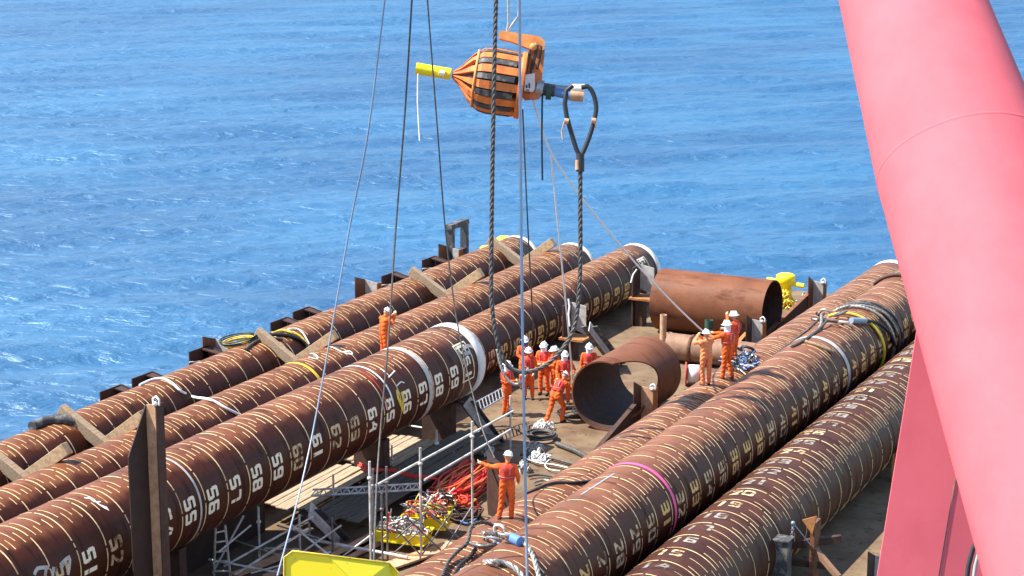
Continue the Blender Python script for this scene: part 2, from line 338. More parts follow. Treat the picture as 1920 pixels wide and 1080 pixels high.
def nums(k, n0, n1, yoff, ang, m, **kw):
    rr = random.Random(n0); out = []
    for i in range(n0, n1 + 1): nb = MB(); text(nb, k, str(i), i + yoff, ang + rr.uniform(-1.5, 1.5), 0, **kw); out.append((nb, m if rr.random() < .7 else M['numw']))
    return out
def code_box(k, y):
    nb = MB(); text(nb, k, 'G51', y, 18, 0, h=.40, wd=.30, gap=.12, off=.009)
    for a in ((y - .37, y - .32, 48, -12), (y + .35, y + .40, 48, -12), (y - .32, y + .35, 48, 45.5), (y - .32, y + .35, -9.5, -12), (y - .29, y + .27, 43, 40)): strip(nb, k, *a, 0, .008, 4)
    return [(nb, M['num'])]
pile('A', 30, 76.6, M['pA'], 'far left rusty pile nearest the barge edge, timber chocks against it', .32, seed=1, band=.32, ticka=(92, 48))
pile('B', 28, 76.3, M['pA'], 'rusty pile in the middle of the left three, worker standing on its right side', .1, seed=2, band=.32, ticka=(92, 48))
pile('C', 20, 55.6, M['pC'], 'near left rusty pile numbered 51 to 69, white end band, framed code', -.02 + .2, lambda: nums('C', 49, 69, -15.45, 4, M['num']) + code_box('C', 54.45), seed=3, ticka=(92, 52), band=.5)
pile('D', 28, 77.4, M['pD'], 'rusty pile lying behind the near left pile, white band on its far end', .4, lambda: nums('D', 53, 69, 5.9, -6, M['numo']) + code_box('D', 76.0), seed=4, band=.36, ticka=(92, 52))
pile('E', 20, 79.0, M['pE'], 'top pile of the right stack, numbered 26 to 50, wrapped with slings', .55, lambda: nums('E', 24, 56, 15.2, 8, M['numo']), seed=5, ticka=(72, 38), band=.45)
pile('F', 20, 78.2, M['pE'], 'lower left pile of the right stack, man in orange standing on it', .25, seed=6, ticka=(88, 60), band=.5)
def g_nums():
    return nums('G', 12, 44, 28.4, 98, M['numg'], h=.4) + nums('G', 22, 55, 18.6, -38, M['numo'])
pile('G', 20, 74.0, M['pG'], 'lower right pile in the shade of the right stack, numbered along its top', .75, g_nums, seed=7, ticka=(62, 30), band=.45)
# ---- loose marks on piles (paint belongs to the pile meshes, built as small parts)
pl = {o['label'].split()[0] + o['label'].split()[1]: o for o in C.objects if o.get('category') == 'pile'}
PO = {k: o for k, o in zip('ABCDEFG', [o for o in C.objects if o.get('category') == 'pile'])}
def ring(k, y0, y1, m, name='painted_ring', a0=-100, a1=200, off=.012):
    b = MB(); strip(b, k, y0, y1, a0, a1, 0, off, 4); return b.build(name, m, PO[k])
ring('E', 46.72, 46.86, M['pink'], 'pink_tape')
ring('B', 54.6, 54.75, M['yellowd'], 'yellow_paint_ring', 30, 150)
ring('C', 51.9, 52.15, M['pale'], 'weld_seam', -80, 200); ring('C', 39.95, 40.03, M['pale'], 'weld_seam', -80, 200)
ring('C', 49.7, 49.78, M['white'], 'white_line', 20, 115); ring('C', 49.35, 49.4, M['red'], 'red_line', 5, 75)
ring('E', 61.5, 61.75, M['pale'], 'weld_seam', -60, 180)
for k, pts, m_ in (('C', ((430, 605 + 500), (450, 1110)), 'white'),): pass
def scrawl(k, polys, m, wd=.045, name='painted_scrawl'):
    b = MB(); ax, azz = PILES[k]; RAD = RADS[k]
    for pl_ in polys:
        P = [onp(k, *p) for p in pl_]; P = dense(P, .08); L = []; Rr = []
        for i, p in enumerate(P):
            t_ = (P[min(i + 1, len(P) - 1)] - P[max(i - 1, 0)]).normalized(); nn = Vector((p.x - ax, 0, p.z - azz)).normalized(); s = t_.cross(nn).normalized()
            q = Vector((ax, p.y, azz)) + nn * (RAD + .01); L += [q - s * wd / 2, q + s * wd / 2]
        b.add(L, [(2 * i, 2 * i + 1, 2 * i + 3, 2 * i + 2) for i in range(len(P) - 1)])
    return b.build(name, m, PO[k])
scrawl('C', [[(158, 934), (172, 936), (184, 945), (196, 953), (204, 957), (200, 952), (190, 948)], [(166, 931), (176, 941), (188, 941)]], M['white'])
scrawl('C', [[(64, 1078), (70, 1066), (92, 1064)], [(84, 1080), (86, 1066)], [(98, 1080), (100, 1063)], [(112, 1060), (124, 1048), (130, 1044), (127, 1078)], [(112, 1060), (118, 1064)]], M['pale'], .09)
scrawl('C', [[(728, 708), (740, 695)], [(743, 724), (752, 716), (758, 718)], [(712, 692), (717, 694), (720, 698)]], M['white'], .04)
scrawl('C', [[(744, 731), (746, 745), (752, 760), (757, 772)], [(752, 735), (756, 750), (752, 764)]], M['yellowd'], .12)
scrawl('C', [[(866, 655), (878, 648), (886, 652)], [(870, 664), (882, 660)]], M['pale'], .12)
scrawl('B', [[(553, 668), (566, 664), (578, 664), (594, 668), (592, 673), (578, 670)], [(612, 650), (625, 652), (640, 660), (655, 658), (660, 664), (645, 662)]], M['white'], .07)
scrawl('E', [[(1090, 968 - 40), (1113, 905 + 8), (1152, 893 - 5)]], M['grey'], .07)
# ---------------------------------------------------------------- short pipes on deck
def pipe_thing(c0, c1, r, wall, m, label, cat='pipe', name='steel_pipe', notch=None, n=72):
    c0 = Vector(c0); c1 = Vector(c1); d = (c1 - c0); L = d.length; d.normalize(); b = MB()
    u = Vector((0, 0, 1)); u = (u - d * u.dot(d)).normalized(); v = d.cross(u); ny = 24; vs = []; fs = []
    def f0(a): return notch(a) if notch else 0.
    for rr in (r, r - wall):
        for j in range(ny + 1):
            for i in range(n):
                a = 2 * math.pi * i / n; s0 = f0(math.degrees(a)); s = s0 + (L - s0) * j / ny
                vs.append(c0 + d * s + (v * math.cos(a) + u * math.sin(a)) * rr)
    o = (ny + 1) * n
    for j in range(ny):
        for i in range(n):
            k = (i + 1) % n; fs.append((j * n + i, j * n + k, (j + 1) * n + k, (j + 1) * n + i)); fs.append((o + j * n + k, o + j * n + i, o + (j + 1) * n + i, o + (j + 1) * n + k))
    b.add(vs, fs[0::2], 0, True); b.add(vs, fs[1::2], 1, True); cap = []
    for j in (0, ny): cap += [(j * n + i, o + j * n + i, o + j * n + (i + 1) % n, j * n + (i + 1) % n) for i in range(n)]
    b.add(vs, cap, 0, False)
    o = b.build(name, [m, M['rustd']], None, c0 + Vector((0, 0, -r)))  # inner wall darker: shade inside the pipe put into its colour
    return tag(o, label, cat)
def notch1(a):           # a measured from the pipe's right side (v) through the top (u)
    a = (a + 180) % 360 - 180; t_ = (a - 22) / 52.
    return 1.9 * max(0, 1 - t_ * t_) ** .8 if abs(t_) < 1 else 0
p1 = onz(1132, 808, 0); r1 = 1.2
pipe_thing((p1.x, p1.y, r1), (p1.x + .05, p1.y + 3.7, r1), r1, .05, M['short'], 'short cut rusty pipe with open notched end on the sunlit deck', notch=notch1)
pipe_thing((-30.0, 72.6, 1.22), (-25.35, 72.6, 1.22), 1.22, .05, M['short'], 'large rusty pipe section lying crosswise at the far deck edge')
b = MB(); sp0 = onz(1222, 668, .55) ; b = pipe_thing((sp0.x, 68.3, .55), (-24.0, 68.3, .55), .5, .04, M['tansteel'], 'thin tan pipe lying crosswise in front of the large pipe section')
s = MB(); s.lathe([(.53, 0), (.53, .12), (.5, .12)], (sp0.x + .9, 68.3, .55), (1, 0, 0), 32); s.lathe([(.5, .0), (.53, .0)], (sp0.x + .9, 68.3, .55), (1, 0, 0), 32); s.build('collar', M['rust'], None)
C.objects['collar'].parent = b; C.objects['collar'].matrix_parent_inverse = Matrix.Translation(-b.location)
# upright stub pipes
def stub(px, pyb, pyt, r, m, label):
    p = onz(px, pyb, 0); q = onY(px, pyt, p.y); b = MB()
    b.lathe([(r, 0), (r, q.z), (r - .03, q.z), (r - .03, q.z - .4), (0, q.z - .4)], (0, 0, 0), n=24, smooth=False)
    b.lathe([(r + .08, .002), (r + .08, .03), (r, .03)], (0, 0, 0), n=24); o = b.build('stub_pipe', m); o.location = p; tag(o, label, 'pipe stub')
stub(1243, 645, 590, .13, M['tan'], 'tan upright stub pipe in front of the large pipe section')
stub(1328, 660, 600, .16, M['greenm'], 'dark green upright stub pipe behind the two men hauling the rope')
stub(1255, 640, 624, .12, M['woodl'], 'low pale stub beside the tan upright pipe')
# ---------------------------------------------------------------- timber chocks between the two left piles
def chock(px, py, w_, label1, label2, tilt=.0):
    y = onp('A', px, py).y
    rr = random.Random(int(px))
    for side, lab in ((0, label1), (1, label2)):
        a, c = ((-38.45, 2.56), (-36.85, 1.62)) if side == 0 else ((-36.98, 1.66), (-35.62, 2.66))
        yy = y + (.38 if side else 0); a = Vector((a[0], yy, a[1])); c = Vector((c[0], yy + rr.uniform(-.12, .2), c[1])); d = (c - a).normalized()
        up = Vector((0, 1, 0)).cross(d) * -1; T = Matrix((d, Vector((0, 1, 0)), up)).transposed()
        b = MB(); b.box((0, 0, 0), ((c - a).length, .26, w_ * .8), T); o = b.build('timber_chock', M['woodl'] if side else M['wood']); o.location = (a + c) / 2
        bv = o.modifiers.new('b', 'BEVEL'); bv.width = .015; bv.segments = 2
        tag(o, lab, 'timber', 'timber chocks between the left piles')
chock(505, 645, .42, 'grey timber chock on the far left pile beside the hose coil', 'pale timber chock leaning on the middle pile beside the white scrawl')
chock(785, 525, .46, 'grey timber chock on the far left pile, second from its white end', 'pale timber chock leaning on the middle pile, second from the far end')
chock(940, 470, .46, 'grey timber chock on the far left pile nearest its white end', 'pale timber chock leaning on the middle pile nearest the white ends')
chock(130, 790, .46, 'long grey timber chock on the far left pile at lower left', 'pale timber chock behind the tall steel post')
chock(5, 880, .46, 'timber chock at the left picture edge on the far left pile', 'timber chock at the left picture edge on the middle pile')
# ---------------------------------------------------------------- steel posts (stanchions)
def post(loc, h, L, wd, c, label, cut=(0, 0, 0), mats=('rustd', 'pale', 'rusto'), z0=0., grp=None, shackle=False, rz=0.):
    """web along Y (shade put into its colour), back plate along X (sunlight put into its colour), outer flange: tops cut at a slant"""
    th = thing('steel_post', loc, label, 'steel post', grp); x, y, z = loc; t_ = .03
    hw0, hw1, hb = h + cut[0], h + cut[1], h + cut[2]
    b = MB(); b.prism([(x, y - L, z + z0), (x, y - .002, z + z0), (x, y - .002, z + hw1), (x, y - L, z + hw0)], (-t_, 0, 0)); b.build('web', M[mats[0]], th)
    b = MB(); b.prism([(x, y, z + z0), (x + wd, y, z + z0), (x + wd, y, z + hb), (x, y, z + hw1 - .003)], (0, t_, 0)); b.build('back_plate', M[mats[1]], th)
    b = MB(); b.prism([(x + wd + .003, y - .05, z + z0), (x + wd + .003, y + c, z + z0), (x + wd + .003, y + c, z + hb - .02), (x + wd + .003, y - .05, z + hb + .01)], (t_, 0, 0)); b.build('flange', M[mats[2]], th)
    if shackle:
        b = MB(); p = Vector((x + wd, y, z + hb)); b.tube([p + Vector((-.08, 0, -.02)), p + Vector((-.09, 0, .12)), p + Vector((0, 0, .19)), p + Vector((.09, 0, .12)), p + Vector((.08, 0, -.02))], .028, 8); b.ball(p + Vector((0, -.05, .02)), .06); b.build('shackle', M['white'], th)
    th.rotation_euler = (0, 0, rz)
    return th
# tall post in the foreground
post((-28.55, 37.3, 0), 6.1, .75, .30, .25, 'very tall slanted-top steel post standing in front of the numbered left pile', (-.85, .25, .3), ('rust_shade', 'tan', 'rustd'), shackle=True)
# barge-edge posts behind the far left pile
for (px, py), lab in zip(((388, 628), (672, 517), (828, 455)), ('tall steel edge post beside the coiled hose', 'tall steel edge post left of the thin cable, middle of the barge edge', 'tall steel edge post beside the yellow bollards')):
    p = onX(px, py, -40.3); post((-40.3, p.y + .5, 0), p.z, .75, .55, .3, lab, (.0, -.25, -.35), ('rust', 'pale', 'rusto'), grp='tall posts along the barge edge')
for (px, py), lab in zip(((355, 660), (248, 710), (188, 735), (508, 605), (550, 585), (716, 518), (792, 488)),
        ('low steel bracket just left of the post by the hose coil', 'low steel bracket behind the white rope', 'low steel bracket nearest the lower left of the barge edge', 'low steel bracket above the hose coil, left of a pair', 'low steel bracket above the yellow hose, right of a pair', 'low steel bracket right of the middle tall edge post', 'low steel bracket left of the farthest tall edge post')):
    p = onX(px, py, -40.3); th = thing('edge_bracket', (-40.3, p.y, 0), lab, 'steel bracket', 'low brackets along the barge edge')
    x, y, z = -40.3, p.y, p.z; b = MB(); b.prism([(x, y, 0), (x, y + 1.1, 0), (x, y + 1.1, z - .02), (x, y, z)], (-.04, 0, 0)); b.prism([(x + .003, y + 1.1, 0), (x + .9, y + 1.1, 0), (x + .9, y + 1.1, z - .25), (x + .003, y + 1.1, z - .02)], (0, .04, 0)); b.build('plate', M['rustd'], th)
    b = MB(); b.prism([(x + .003, y + .7, z - .05), (x + .55, y + .85, z - .2), (x + .6, y + 1.08, z - .2), (x + .003, y + 1.08, z - .05)], (0, 0, -.04)); b.build('top_plate', M['rustd'], th)
    b = MB(); b.tube([(x + .03, y - .05, z - .35), (x + .8, y + 1.0, z - .42)], .03); b.build('rail', M['pale'], th)
# grey frame & yellow bollards at barge edge
p = onX(845, 475, -40.2); th = thing('gantry', (-40.2, p.y, 0), 'grey steel portal frame standing at the barge edge by the yellow bollards', 'gantry')
q = onX(845, 430, -40.2); b = MB(); x, y = -40.2, p.y
for dy in (0, 1.25): b.box((x, y + dy, q.z / 2), (.3, .22, q.z)); 
b.box((x, y + .625, q.z + .11), (.3, 1.6, .22)); b.box((x, y + .625, q.z - 1.25), (.24, 1.02, .5)); b.build('portal', M['dgrey'], th)
def bollard(loc, label, h=1.1, r=.28, arms=False, sc=1.):
    th = thing('bollard', loc, label, 'bollard', 'yellow bollards'); x, y, z = loc
    b = MB(); b.lathe([(r * 1.15, 0), (r * .8, .1 * h), (r * .75, .6 * h), (r * 1.15, .68 * h), (r * 1.2, .95 * h), (r * .9, h), (0, h)], loc, n=24); b.build('post', M['yellow'], th)
    b = MB(); b.box((x, y, .02), (r * 2.8, r * 2.8, .04)); b.build('base_plate', M['yellowd'], th)
    if arms: b = MB(); b.tube([(x - .85, y + .1, z + h * .72), (x + .85, y - .1, z + h * .66)], .1, 12); b.build('cross_bar', M['yellow'], th)
    return th
bollard((-40.1, 77.0, 0), 'yellow bollard at the far left barge edge, nearer of two', 1.55, .26); bollard((-39.9, 78.3, 0), 'yellow bollard at the far left barge edge, farther of two', 1.75, .3)
pb = onz(1472, 566, 0); bollard((pb.x, pb.y, 0), 'yellow cross-bar bollard with chain heap at the far deck corner', 1.2, .34, True)
def chain_heap(c, r, h, n, m, label, seed, name='chain_heap', cat='chain', lr=.09, tr=.028):
    rnd = random.Random(seed); b = MB()
    for i in range(n):
        a = rnd.uniform(0, 6.28); q = rnd.uniform(0, 1) ** .6 * r; p = Vector(c) + Vector((q * math.cos(a), q * math.sin(a), rnd.uniform(.05, 1) * h * (1 - (q / r) ** 2 * .8)))
        e = Matrix.Rotation(rnd.uniform(0, 3), 3, 'X') @ Matrix.Rotation(rnd.uniform(0, 3), 3, 'Y') @ Matrix.Rotation(rnd.uniform(0, 3), 3, 'Z')
        b.tube([p + e @ Vector((math.cos(t_) * lr, math.sin(t_) * lr * 1.7, 0)) for t_ in [k * math.pi / 5 for k in range(10)]], tr, 6, closed=True)
    o = b.build(name, m, None, c); return tag(o, label, cat)
chain_heap((pb.x + .15, pb.y - .7, .0), .6, .6, 50, M['yellowd'], 'heap of rusty yellow chain in front of the cross-bar bollard', 3)
chain_heap((pb.x + 1.0, pb.y - .3, .0), .5, .5, 30, M['wirel'], 'grey chain heap right of the cross-bar bollard', 4)
# inboard posts, by the right stack
def dpost(px, pyb, pyt, label, L=.6, wd=.42, c=.35, cut=(0, -.3, -.35), **kw):
    p = onz(px, pyb, 0); q = onY(px, pyt, p.y); return post((p.x, p.y + L, 0), q.z, L, wd, c, label, cut, **kw)
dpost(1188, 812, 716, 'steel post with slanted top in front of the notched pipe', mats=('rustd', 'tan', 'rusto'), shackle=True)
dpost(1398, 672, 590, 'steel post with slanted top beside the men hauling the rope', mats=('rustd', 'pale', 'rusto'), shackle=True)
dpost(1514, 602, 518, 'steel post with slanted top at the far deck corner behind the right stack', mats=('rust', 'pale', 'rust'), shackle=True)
# triangular gusset braces that run from those posts towards the piles
def brace(p0, p1, h, label, m='rustd', edge='pale', th_=.05):
    a = onz(*p0, 0); bq = onz(*p1, 0); th = thing('gusset_brace', a, label, 'steel brace')
    d = (bq - a); nrm = Vector((-d.y, d.x, 0)).normalized() * th_
    b = MB(); b.prism([a, bq, bq + Vector((0, 0, h)), a + Vector((0, 0, .12))], nrm); b.build('plate', M[m], th)
    b = MB(); b.beam(a + Vector((0, 0, .15)) + nrm / 2, bq + Vector((0, 0, h + .03)) + nrm / 2, .16, .05); b.build('top_flange', M[edge], th)
brace((1106, 868), (1190, 812), .95, 'dark triangular steel brace running up to the post in front of the notched pipe', edge='rustd')
brace((1420, 650), (1516, 600), 1.1, 'dark triangular steel brace at the far deck corner', edge='rust')
brace((1346, 690), (1400, 664), .8, 'thin rusty brace beside the pulling men', edge='rusto')
# pale diagonal struts of the pile cradles
def strut(p0, z0, p1, z1, wd, label, m='pale'):
    a = onz(*p0, z0); bq = onz(*p1, z1); th = thing('diagonal_strut', bq, label, 'steel strut', 'pale diagonal struts of the pile cradles')
    b = MB(); b.beam(a, bq, wd, .03, up=(.3, -.6, .8)); b.build('web', M[m], th)
    b = MB()
    for s_ in (-1, 1):
        o_ = Vector((.77, .4, 0)) * s_ * (wd / 2 + .015); b.beam(a + o_, bq + o_, .03, .22, up=(.3, -.6, .8))
    b.build('flange', M['dgrey'], th)
strut((875, 752), 1.6, (932, 830), .05, .42, 'pale diagonal strut under the white banded pile end')
strut((1105, 612), 1.8, (1158, 682), .05, .42, 'pale diagonal strut behind the group of workers')
strut((580, 955), 1.3, (636, 1012), .05, .5, 'pale diagonal strut under the plank platform')
# cradle posts next to the far left-centre pile
def cradle(px, pyb, pyt, label, ropeside=True):
    p = onz(px, pyb, 0); q = onY(px, pyt, p.y); x, y = p.x, p.y; h = q.z; th = thing('pile_cradle', (x, y, 0), label, 'pile cradle', 'cradles beside the left piles')
    b = MB(); b.prism([(x, y, 0), (x, y + .7, 0), (x, y + .7, h), (x, y, h)], (-.06, 0, 0)); b.build('web', M['rustd'], th)
    b = MB(); b.prism([(x + .003, y + .7, h - 1.0), (x + .6, y + .7, h - 1.2), (x + .6, y + .7, h - .1), (x + .003, y + .7, h)], (0, .04, 0)); b.build('back_plate', M['pale'], th)
    b = MB(); b.box((x + .35, y + .35, h - 1.25), (1.0, .9, .08)); b.build('shelf', M['rusto'], th)
    b = MB(); b.box((x + .2, y + .35, (h - 1.3) / 2), (.32, .45, h - 1.3)); b.build('leg', M['rustd'], th)
    return th
cradle(1186, 612, 502, 'steel pile cradle with tan shelf beside the far end of the third pile')
cradle(1056, 676, 574, 'steel pile cradle behind the workers, rope shackle hanging on it')
# cradles under near pile
for y_, lab in ((40.2, 'dark saddle block under the near left pile by the tall post'), (50.65, 'dark saddle block under the near left pile beside the platform'), (54.9, 'dark saddle block under the white banded pile end')):
    b = MB(); b.box((-30.35, y_, .78), (1.1, .3, 1.56)); b.box((-30.35, y_, .06), (1.5, .5, .12)); o = b.build('saddle_block', M['rustd'], None, (-30.3, y_, 0)); tag(o, lab, 'saddle block')
b = MB(); b.box((-31.15, 33.9, .77), (.25, 23.8, 1.54)); b.box((-31.15, 33.9, 1.5), (.5, 23.9, .06)); o = b.build('sun_block_beam', M['rust_shade'], None, (-31.15, 34, 0)); tag(o, 'long dark sun blocking beam added under the near left pile', 'sun blocking beam')  # invented beam: blocks the sun so the deck strip beside it stays dark
for k, ys in (('A', (44, 54, 64, 74)), ('B', (44, 54, 64, 74)), ('D', (60, 70))):
    for i, y_ in enumerate(ys):
        b = MB(); zt = .06; b.box((0, 0, zt / 2), (1.8, .4, zt)); b.box((0, 0, .05), (2.2, .6, .1)); o = b.build('saddle_block', M['rustd']); o.location = (PILES[k][0], y_, 0)
        tag(o, 'dark saddle block under the %s, %s' % ({'A': 'far left pile', 'B': 'middle left pile', 'D': 'pile behind the white banded end'}[k], ('nearest the lower left', 'second from the lower left', 'third from the lower left', 'farthest away')[i]), 'saddle block', 'saddle blocks under the left piles')
# ---------------------------------------------------------------- scaffold with plank platform
sc = thing('scaffold', onz(700, 1080, 0), 'galvanised tube scaffold with guard rails beside the near left pile', 'scaffold')
def tubes(name, lst, m, r=.03, parent=sc):
    for (x0, y0, z0, x1, y1, z1) in lst:
        b = MB(); a = onz(x0, y0, z0); c = onz(x1, y1, z1); b.tube([a, c], r, 10); b.build(name, m, parent)
tubes('guard_rail', [(698, 914, 2.6, 962, 771, 2.6), (796, 900, 2.1, 957, 806, 2.05)], M['tubeM'], .034)
def vpost(name, px, pyb, pyt, m, r=.034, z0=0.):
    a = onz(px, pyb, z0); t_ = onY(px, pyt, a.y); b = MB(); b.tube([a, (a.x, a.y, t_.z)], r, 10); b.ball((a.x, a.y, t_.z - .45), r * 2.2, 8, 0, (1, 1, .8)); b.build(name, m, sc)
for a in ((957, 850, 742), (886, 990, 790), (790, 1050, 840), (697, 1120, 866), (487, 1046, 950), (563, 1046, 965), (626, 960, 890), (580, 1000, 965)): vpost('upright', *a, M['tubeM'])
for a in ((727, 1050, 875), (718, 1090, 925), (624, 1040, 970), (703, 1130, 880)): vpost('upright', *a, M['dtube'], .03)
vpost('upright', 819, 834, 806, M['tubeM'], .04, .6); vpost('upright', 735, 870, 835, M['tubeM'], .03, .6)
tubes('brace_tube', [(398, 1075, .0, 457, 967, 1.3), (420, 1062, .3, 588, 968, 1.3), (440, 1078, .3, 578, 992, .9), (544, 982, 1.2, 618, 1042, .4), (392, 1049, .5, 535, 1076, .4), (497, 1028, .4, 560, 1031, .6)], M['tubeM'])
tubes('brace_tube', [(410, 1035, .9, 470, 985, 1.2), (430, 1010, .2, 520, 1040, .3), (455, 1068, .2, 545, 1010, 1.1), (560, 1040, .2, 640, 985, .9), (470, 1075, .15, 620, 1035, .2), (520, 985, .2, 600, 1010, .3), (640, 1045, .2, 700, 1000, .9)], M['tubeM'], .026)
tubes('brace_tube', [(584, 1012, .3, 764, 1045, .2)], M['tubeM'], .045)
tubes('lattice_brace', [(736, 985, 1.2, 790, 1042, .1), (742, 1010, .8, 800, 960, 1.3), (790, 1042, .1, 850, 955, 1.4), (762, 970, 1.4, 830, 1035, .3), (800, 960, 1.3, 862, 1010, .5), (735, 1040, .1, 800, 985, 1.), (830, 1035, .3, 885, 950, 1.4), (852, 955, 1.3, 890, 990, .6)], M['dtube'], .022)
# ladder beam lying across
th = thing('lattice_beam', onz(590, 930, 1.9), 'grey lattice ladder beam lying across the plank platform', 'lattice beam')
a = onz(583, 930, .8); c = onz(786, 918, .8); a2 = a + Vector((0, .1, .16)); c2 = c + Vector((0, .1, .16)); b = MB(); b.tube([a, c], .035, 8); b.tube([a2, c2], .03, 8); b.build('chord', M['tubeM'], th)
b = MB(); N = 14
for i in range(N): b.tube([a.lerp(c, i / N), a2.lerp(c2, (i + .5) / N)], .018, 6); b.tube([a2.lerp(c2, (i + .5) / N), a.lerp(c, (i + 1) / N)], .018, 6)
b.build('lacing', M['tubeM'], th)
# access ladder, lower left
def ladder(p0, p1, p0b, p1b, z0, z1, n, label, m, r=.025):
    a, c = onz(*p0, z0), onz(*p1, z1); a2, c2 = onz(*p0b, z0), onz(*p1b, z1); th = thing('ladder', a, label, 'ladder')
    for u, v in ((a, c), (a2, c2)): b = MB(); b.tube([u, v], r * 1.3, 8); b.build('stile', m, th)
    for i in range(n):
        t_ = (i + .5) / n; b = MB(); b.tube([a.lerp(c, t_), a2.lerp(c2, t_)], r, 8); b.build('rung', m, th)
ladder((401, 1080), (404, 990), (432, 1080), (422, 985), 0, 1.6, 5, 'pale steel access ladder at the lower left of the scaffold', M['tubeM'])
ladder((889, 756), (943, 727), (894, 774), (946, 743), 1.0, 1.2, 9, 'grey ladder lying level behind the white banded pile end', M['grey'], .02)
# planks
pk = 0
PL = []
for (xs, ya, yb, n, m, lab) in ((-31.45, 46.2, 50.45, 6, 'wood_lit', 'near lower bay'), (-31.45, 50.85, 53.9, 7, 'wood_lit', 'far upper bay'), (-29.87, 46.15, 55.45, 7, 'wood_shade', 'shaded walkway')):
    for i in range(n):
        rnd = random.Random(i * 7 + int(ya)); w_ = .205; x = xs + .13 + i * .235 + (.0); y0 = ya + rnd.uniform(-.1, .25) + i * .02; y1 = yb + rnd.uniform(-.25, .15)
        b = MB(); b.box((0, 0, 0), (w_, y1 - y0, .045)); o = b.build('scaffold_plank', M[m]); o.location = (x, (y0 + y1) / 2, 0.6 + rnd.uniform(-.015, .015) - (.06 if m == 'wood_shade' else 0)); o.rotation_euler = (0, rnd.uniform(-.02, .02), rnd.uniform(-.006, .006))
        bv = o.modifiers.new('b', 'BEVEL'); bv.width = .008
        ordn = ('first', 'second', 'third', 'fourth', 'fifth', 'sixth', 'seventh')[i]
        tag(o, {'near lower bay': 'sunlit plank in the nearer bay of the platform, %s from the pile', 'far upper bay': 'sunlit plank in the farther bay of the platform, %s from the pile', 'shaded walkway': 'long shade-tinted plank of the walkway, %s from the pile'}[lab] % ordn, 'plank', 'planks of the scaffold platform')
# transoms that carry the planks
for y_ in (46.6, 48.6, 50.2, 51.1, 53.3, 55.1): b = MB(); b.tube([(-31.6, y_, .53), (-28.4, y_, .51)], .034, 8); b.build('transom', M['tubeM'], sc)
# low boards on the deck under the scaffold
for i, (pa, pb_, wd) in enumerate((((440, 1078), (560, 1030), .3), ((500, 1082), (640, 1020), .3), ((560, 1085), (720, 1010), .4), ((620, 1050), (760, 975), .5), ((690, 1075), (850, 1020), .5))):
    a = onz(*pa, .1); c = onz(*pb_, .1); b = MB(); b.beam(a, c, wd, .06); o = b.build('deck_board', M['tan'], None, (a + c) / 2)
    tag(o, ('brown board on deck nearest the access ladder', 'brown board on deck crossing under the scaffold tubes', 'brown board on deck left of the yellow guide', 'wide brown board under the plank platform', 'wide brown board in front of the yellow crates')[i], 'board', 'boards on deck under the scaffold')
# ---------------------------------------------------------------- yellow guide, crates, red net heap
th = thing('pile_guide', ond(640, 1090, 40), 'large bright yellow folded steel guide at the bottom edge', 'steel guide')
D = 40; dv = CR @ Vector((0, 0, -1)); b = MB()
b.prism([ond(533, 1100, D), ond(533, 1045, D), ond(549, 1033, D), ond(612, 1041, D), ond(672, 1100, D)], dv * .05); b.build('front_plate', M['yellow'], th)
b = MB(); b.prism([ond(613, 1041, D + .003), ond(730, 1056, D + 1.1), ond(747, 1074, D + 1.1), ond(748, 1100, D + 1.1), ond(673, 1100, D + .003)], dv * .05); b.build('side_plate', M['yellow'], th)
b = MB(); b.tube([ond(533, 1100, D - .02), ond(533, 1045, D - .02), ond(549, 1033, D - .02), ond(612, 1041, D - .02), ond(730, 1056, D + 1.08), ond(747, 1074, D + 1.08)], .02, 8); b.build('rim', M['yellowd'], th)
def crate(px, py, L, W, H, label, z=0., m='yellow', rz=0., fill=True):
    p = onz(px, py, z); th = thing('open_crate', p, label, 'crate', 'yellow crates of fittings'); x, y, z = p; t_ = .03
    b = MB(); b.box((x, y, z + .03), (L, W, .04))
    for s_ in (-1, 1):
        b.prism([(x - L / 2 + .1, y + s_ * (W / 2 - .06), z + .05), (x + L / 2 - .1, y + s_ * (W / 2 - .06), z + .05), (x + L / 2, y + s_ * W / 2, z + H), (x - L / 2, y + s_ * W / 2, z + H)], (0, s_ * t_, 0))
        b.prism([(x + s_ * (L / 2 - .1), y - W / 2 + .06, z + .05), (x + s_ * (L / 2 - .1), y + W / 2 - .06, z + .05), (x + s_ * L / 2, y + W / 2, z + H), (x + s_ * L / 2, y - W / 2, z + H)], (s_ * t_, 0, 0))
    b.build('tray', M[m], th)
    th.rotation_euler = (0, 0, rz); return p
def jumble(c, rx, ry, h, n, mats, label, seed, name, cat, smin=.04, smax=.14, rz=0.):
    rnd = random.Random(seed); b = MB()
    for i in range(n):
        a = rnd.uniform(0, 6.28); q = rnd.uniform(0, 1) ** .5; d = Matrix.Rotation(rz, 3, 'Z') @ Vector((q * math.cos(a) * rx, q * math.sin(a) * ry, 0)); p = Vector(c) + d + Vector((0, 0, rnd.uniform(.0, 1) * h * (1 - q * .6)))
        mi = rnd.randrange(len(mats)); t_ = rnd.random()
        e = Matrix.Rotation(rnd.uniform(0, 3), 3, 'X') @ Matrix.Rotation(rnd.uniform(0, 3), 3, 'Z')
        if t_ < .5: v = e @ Vector((rnd.uniform(smin, smax) * 2.2, 0, 0)); b.tube([p - v, p + v * .2 + Vector((0, 0, .03)), p + v], rnd.uniform(.012, .035), 6, mi)
        elif t_ < .8: b.tube([p + e @ Vector((math.cos(k * .9) * smax * .7, math.sin(k * .9) * smax * .7, 0)) for k in range(7)], .02, 6, mi, closed=True)
        else: b.ball(p, rnd.uniform(smin, smax) * .6, 8, mi, (1, rnd.uniform(.6, 1.2), rnd.uniform(.5, 1)), e)
    o = b.build(name, [M[m] for m in mats], None, c); return tag(o, label, cat)
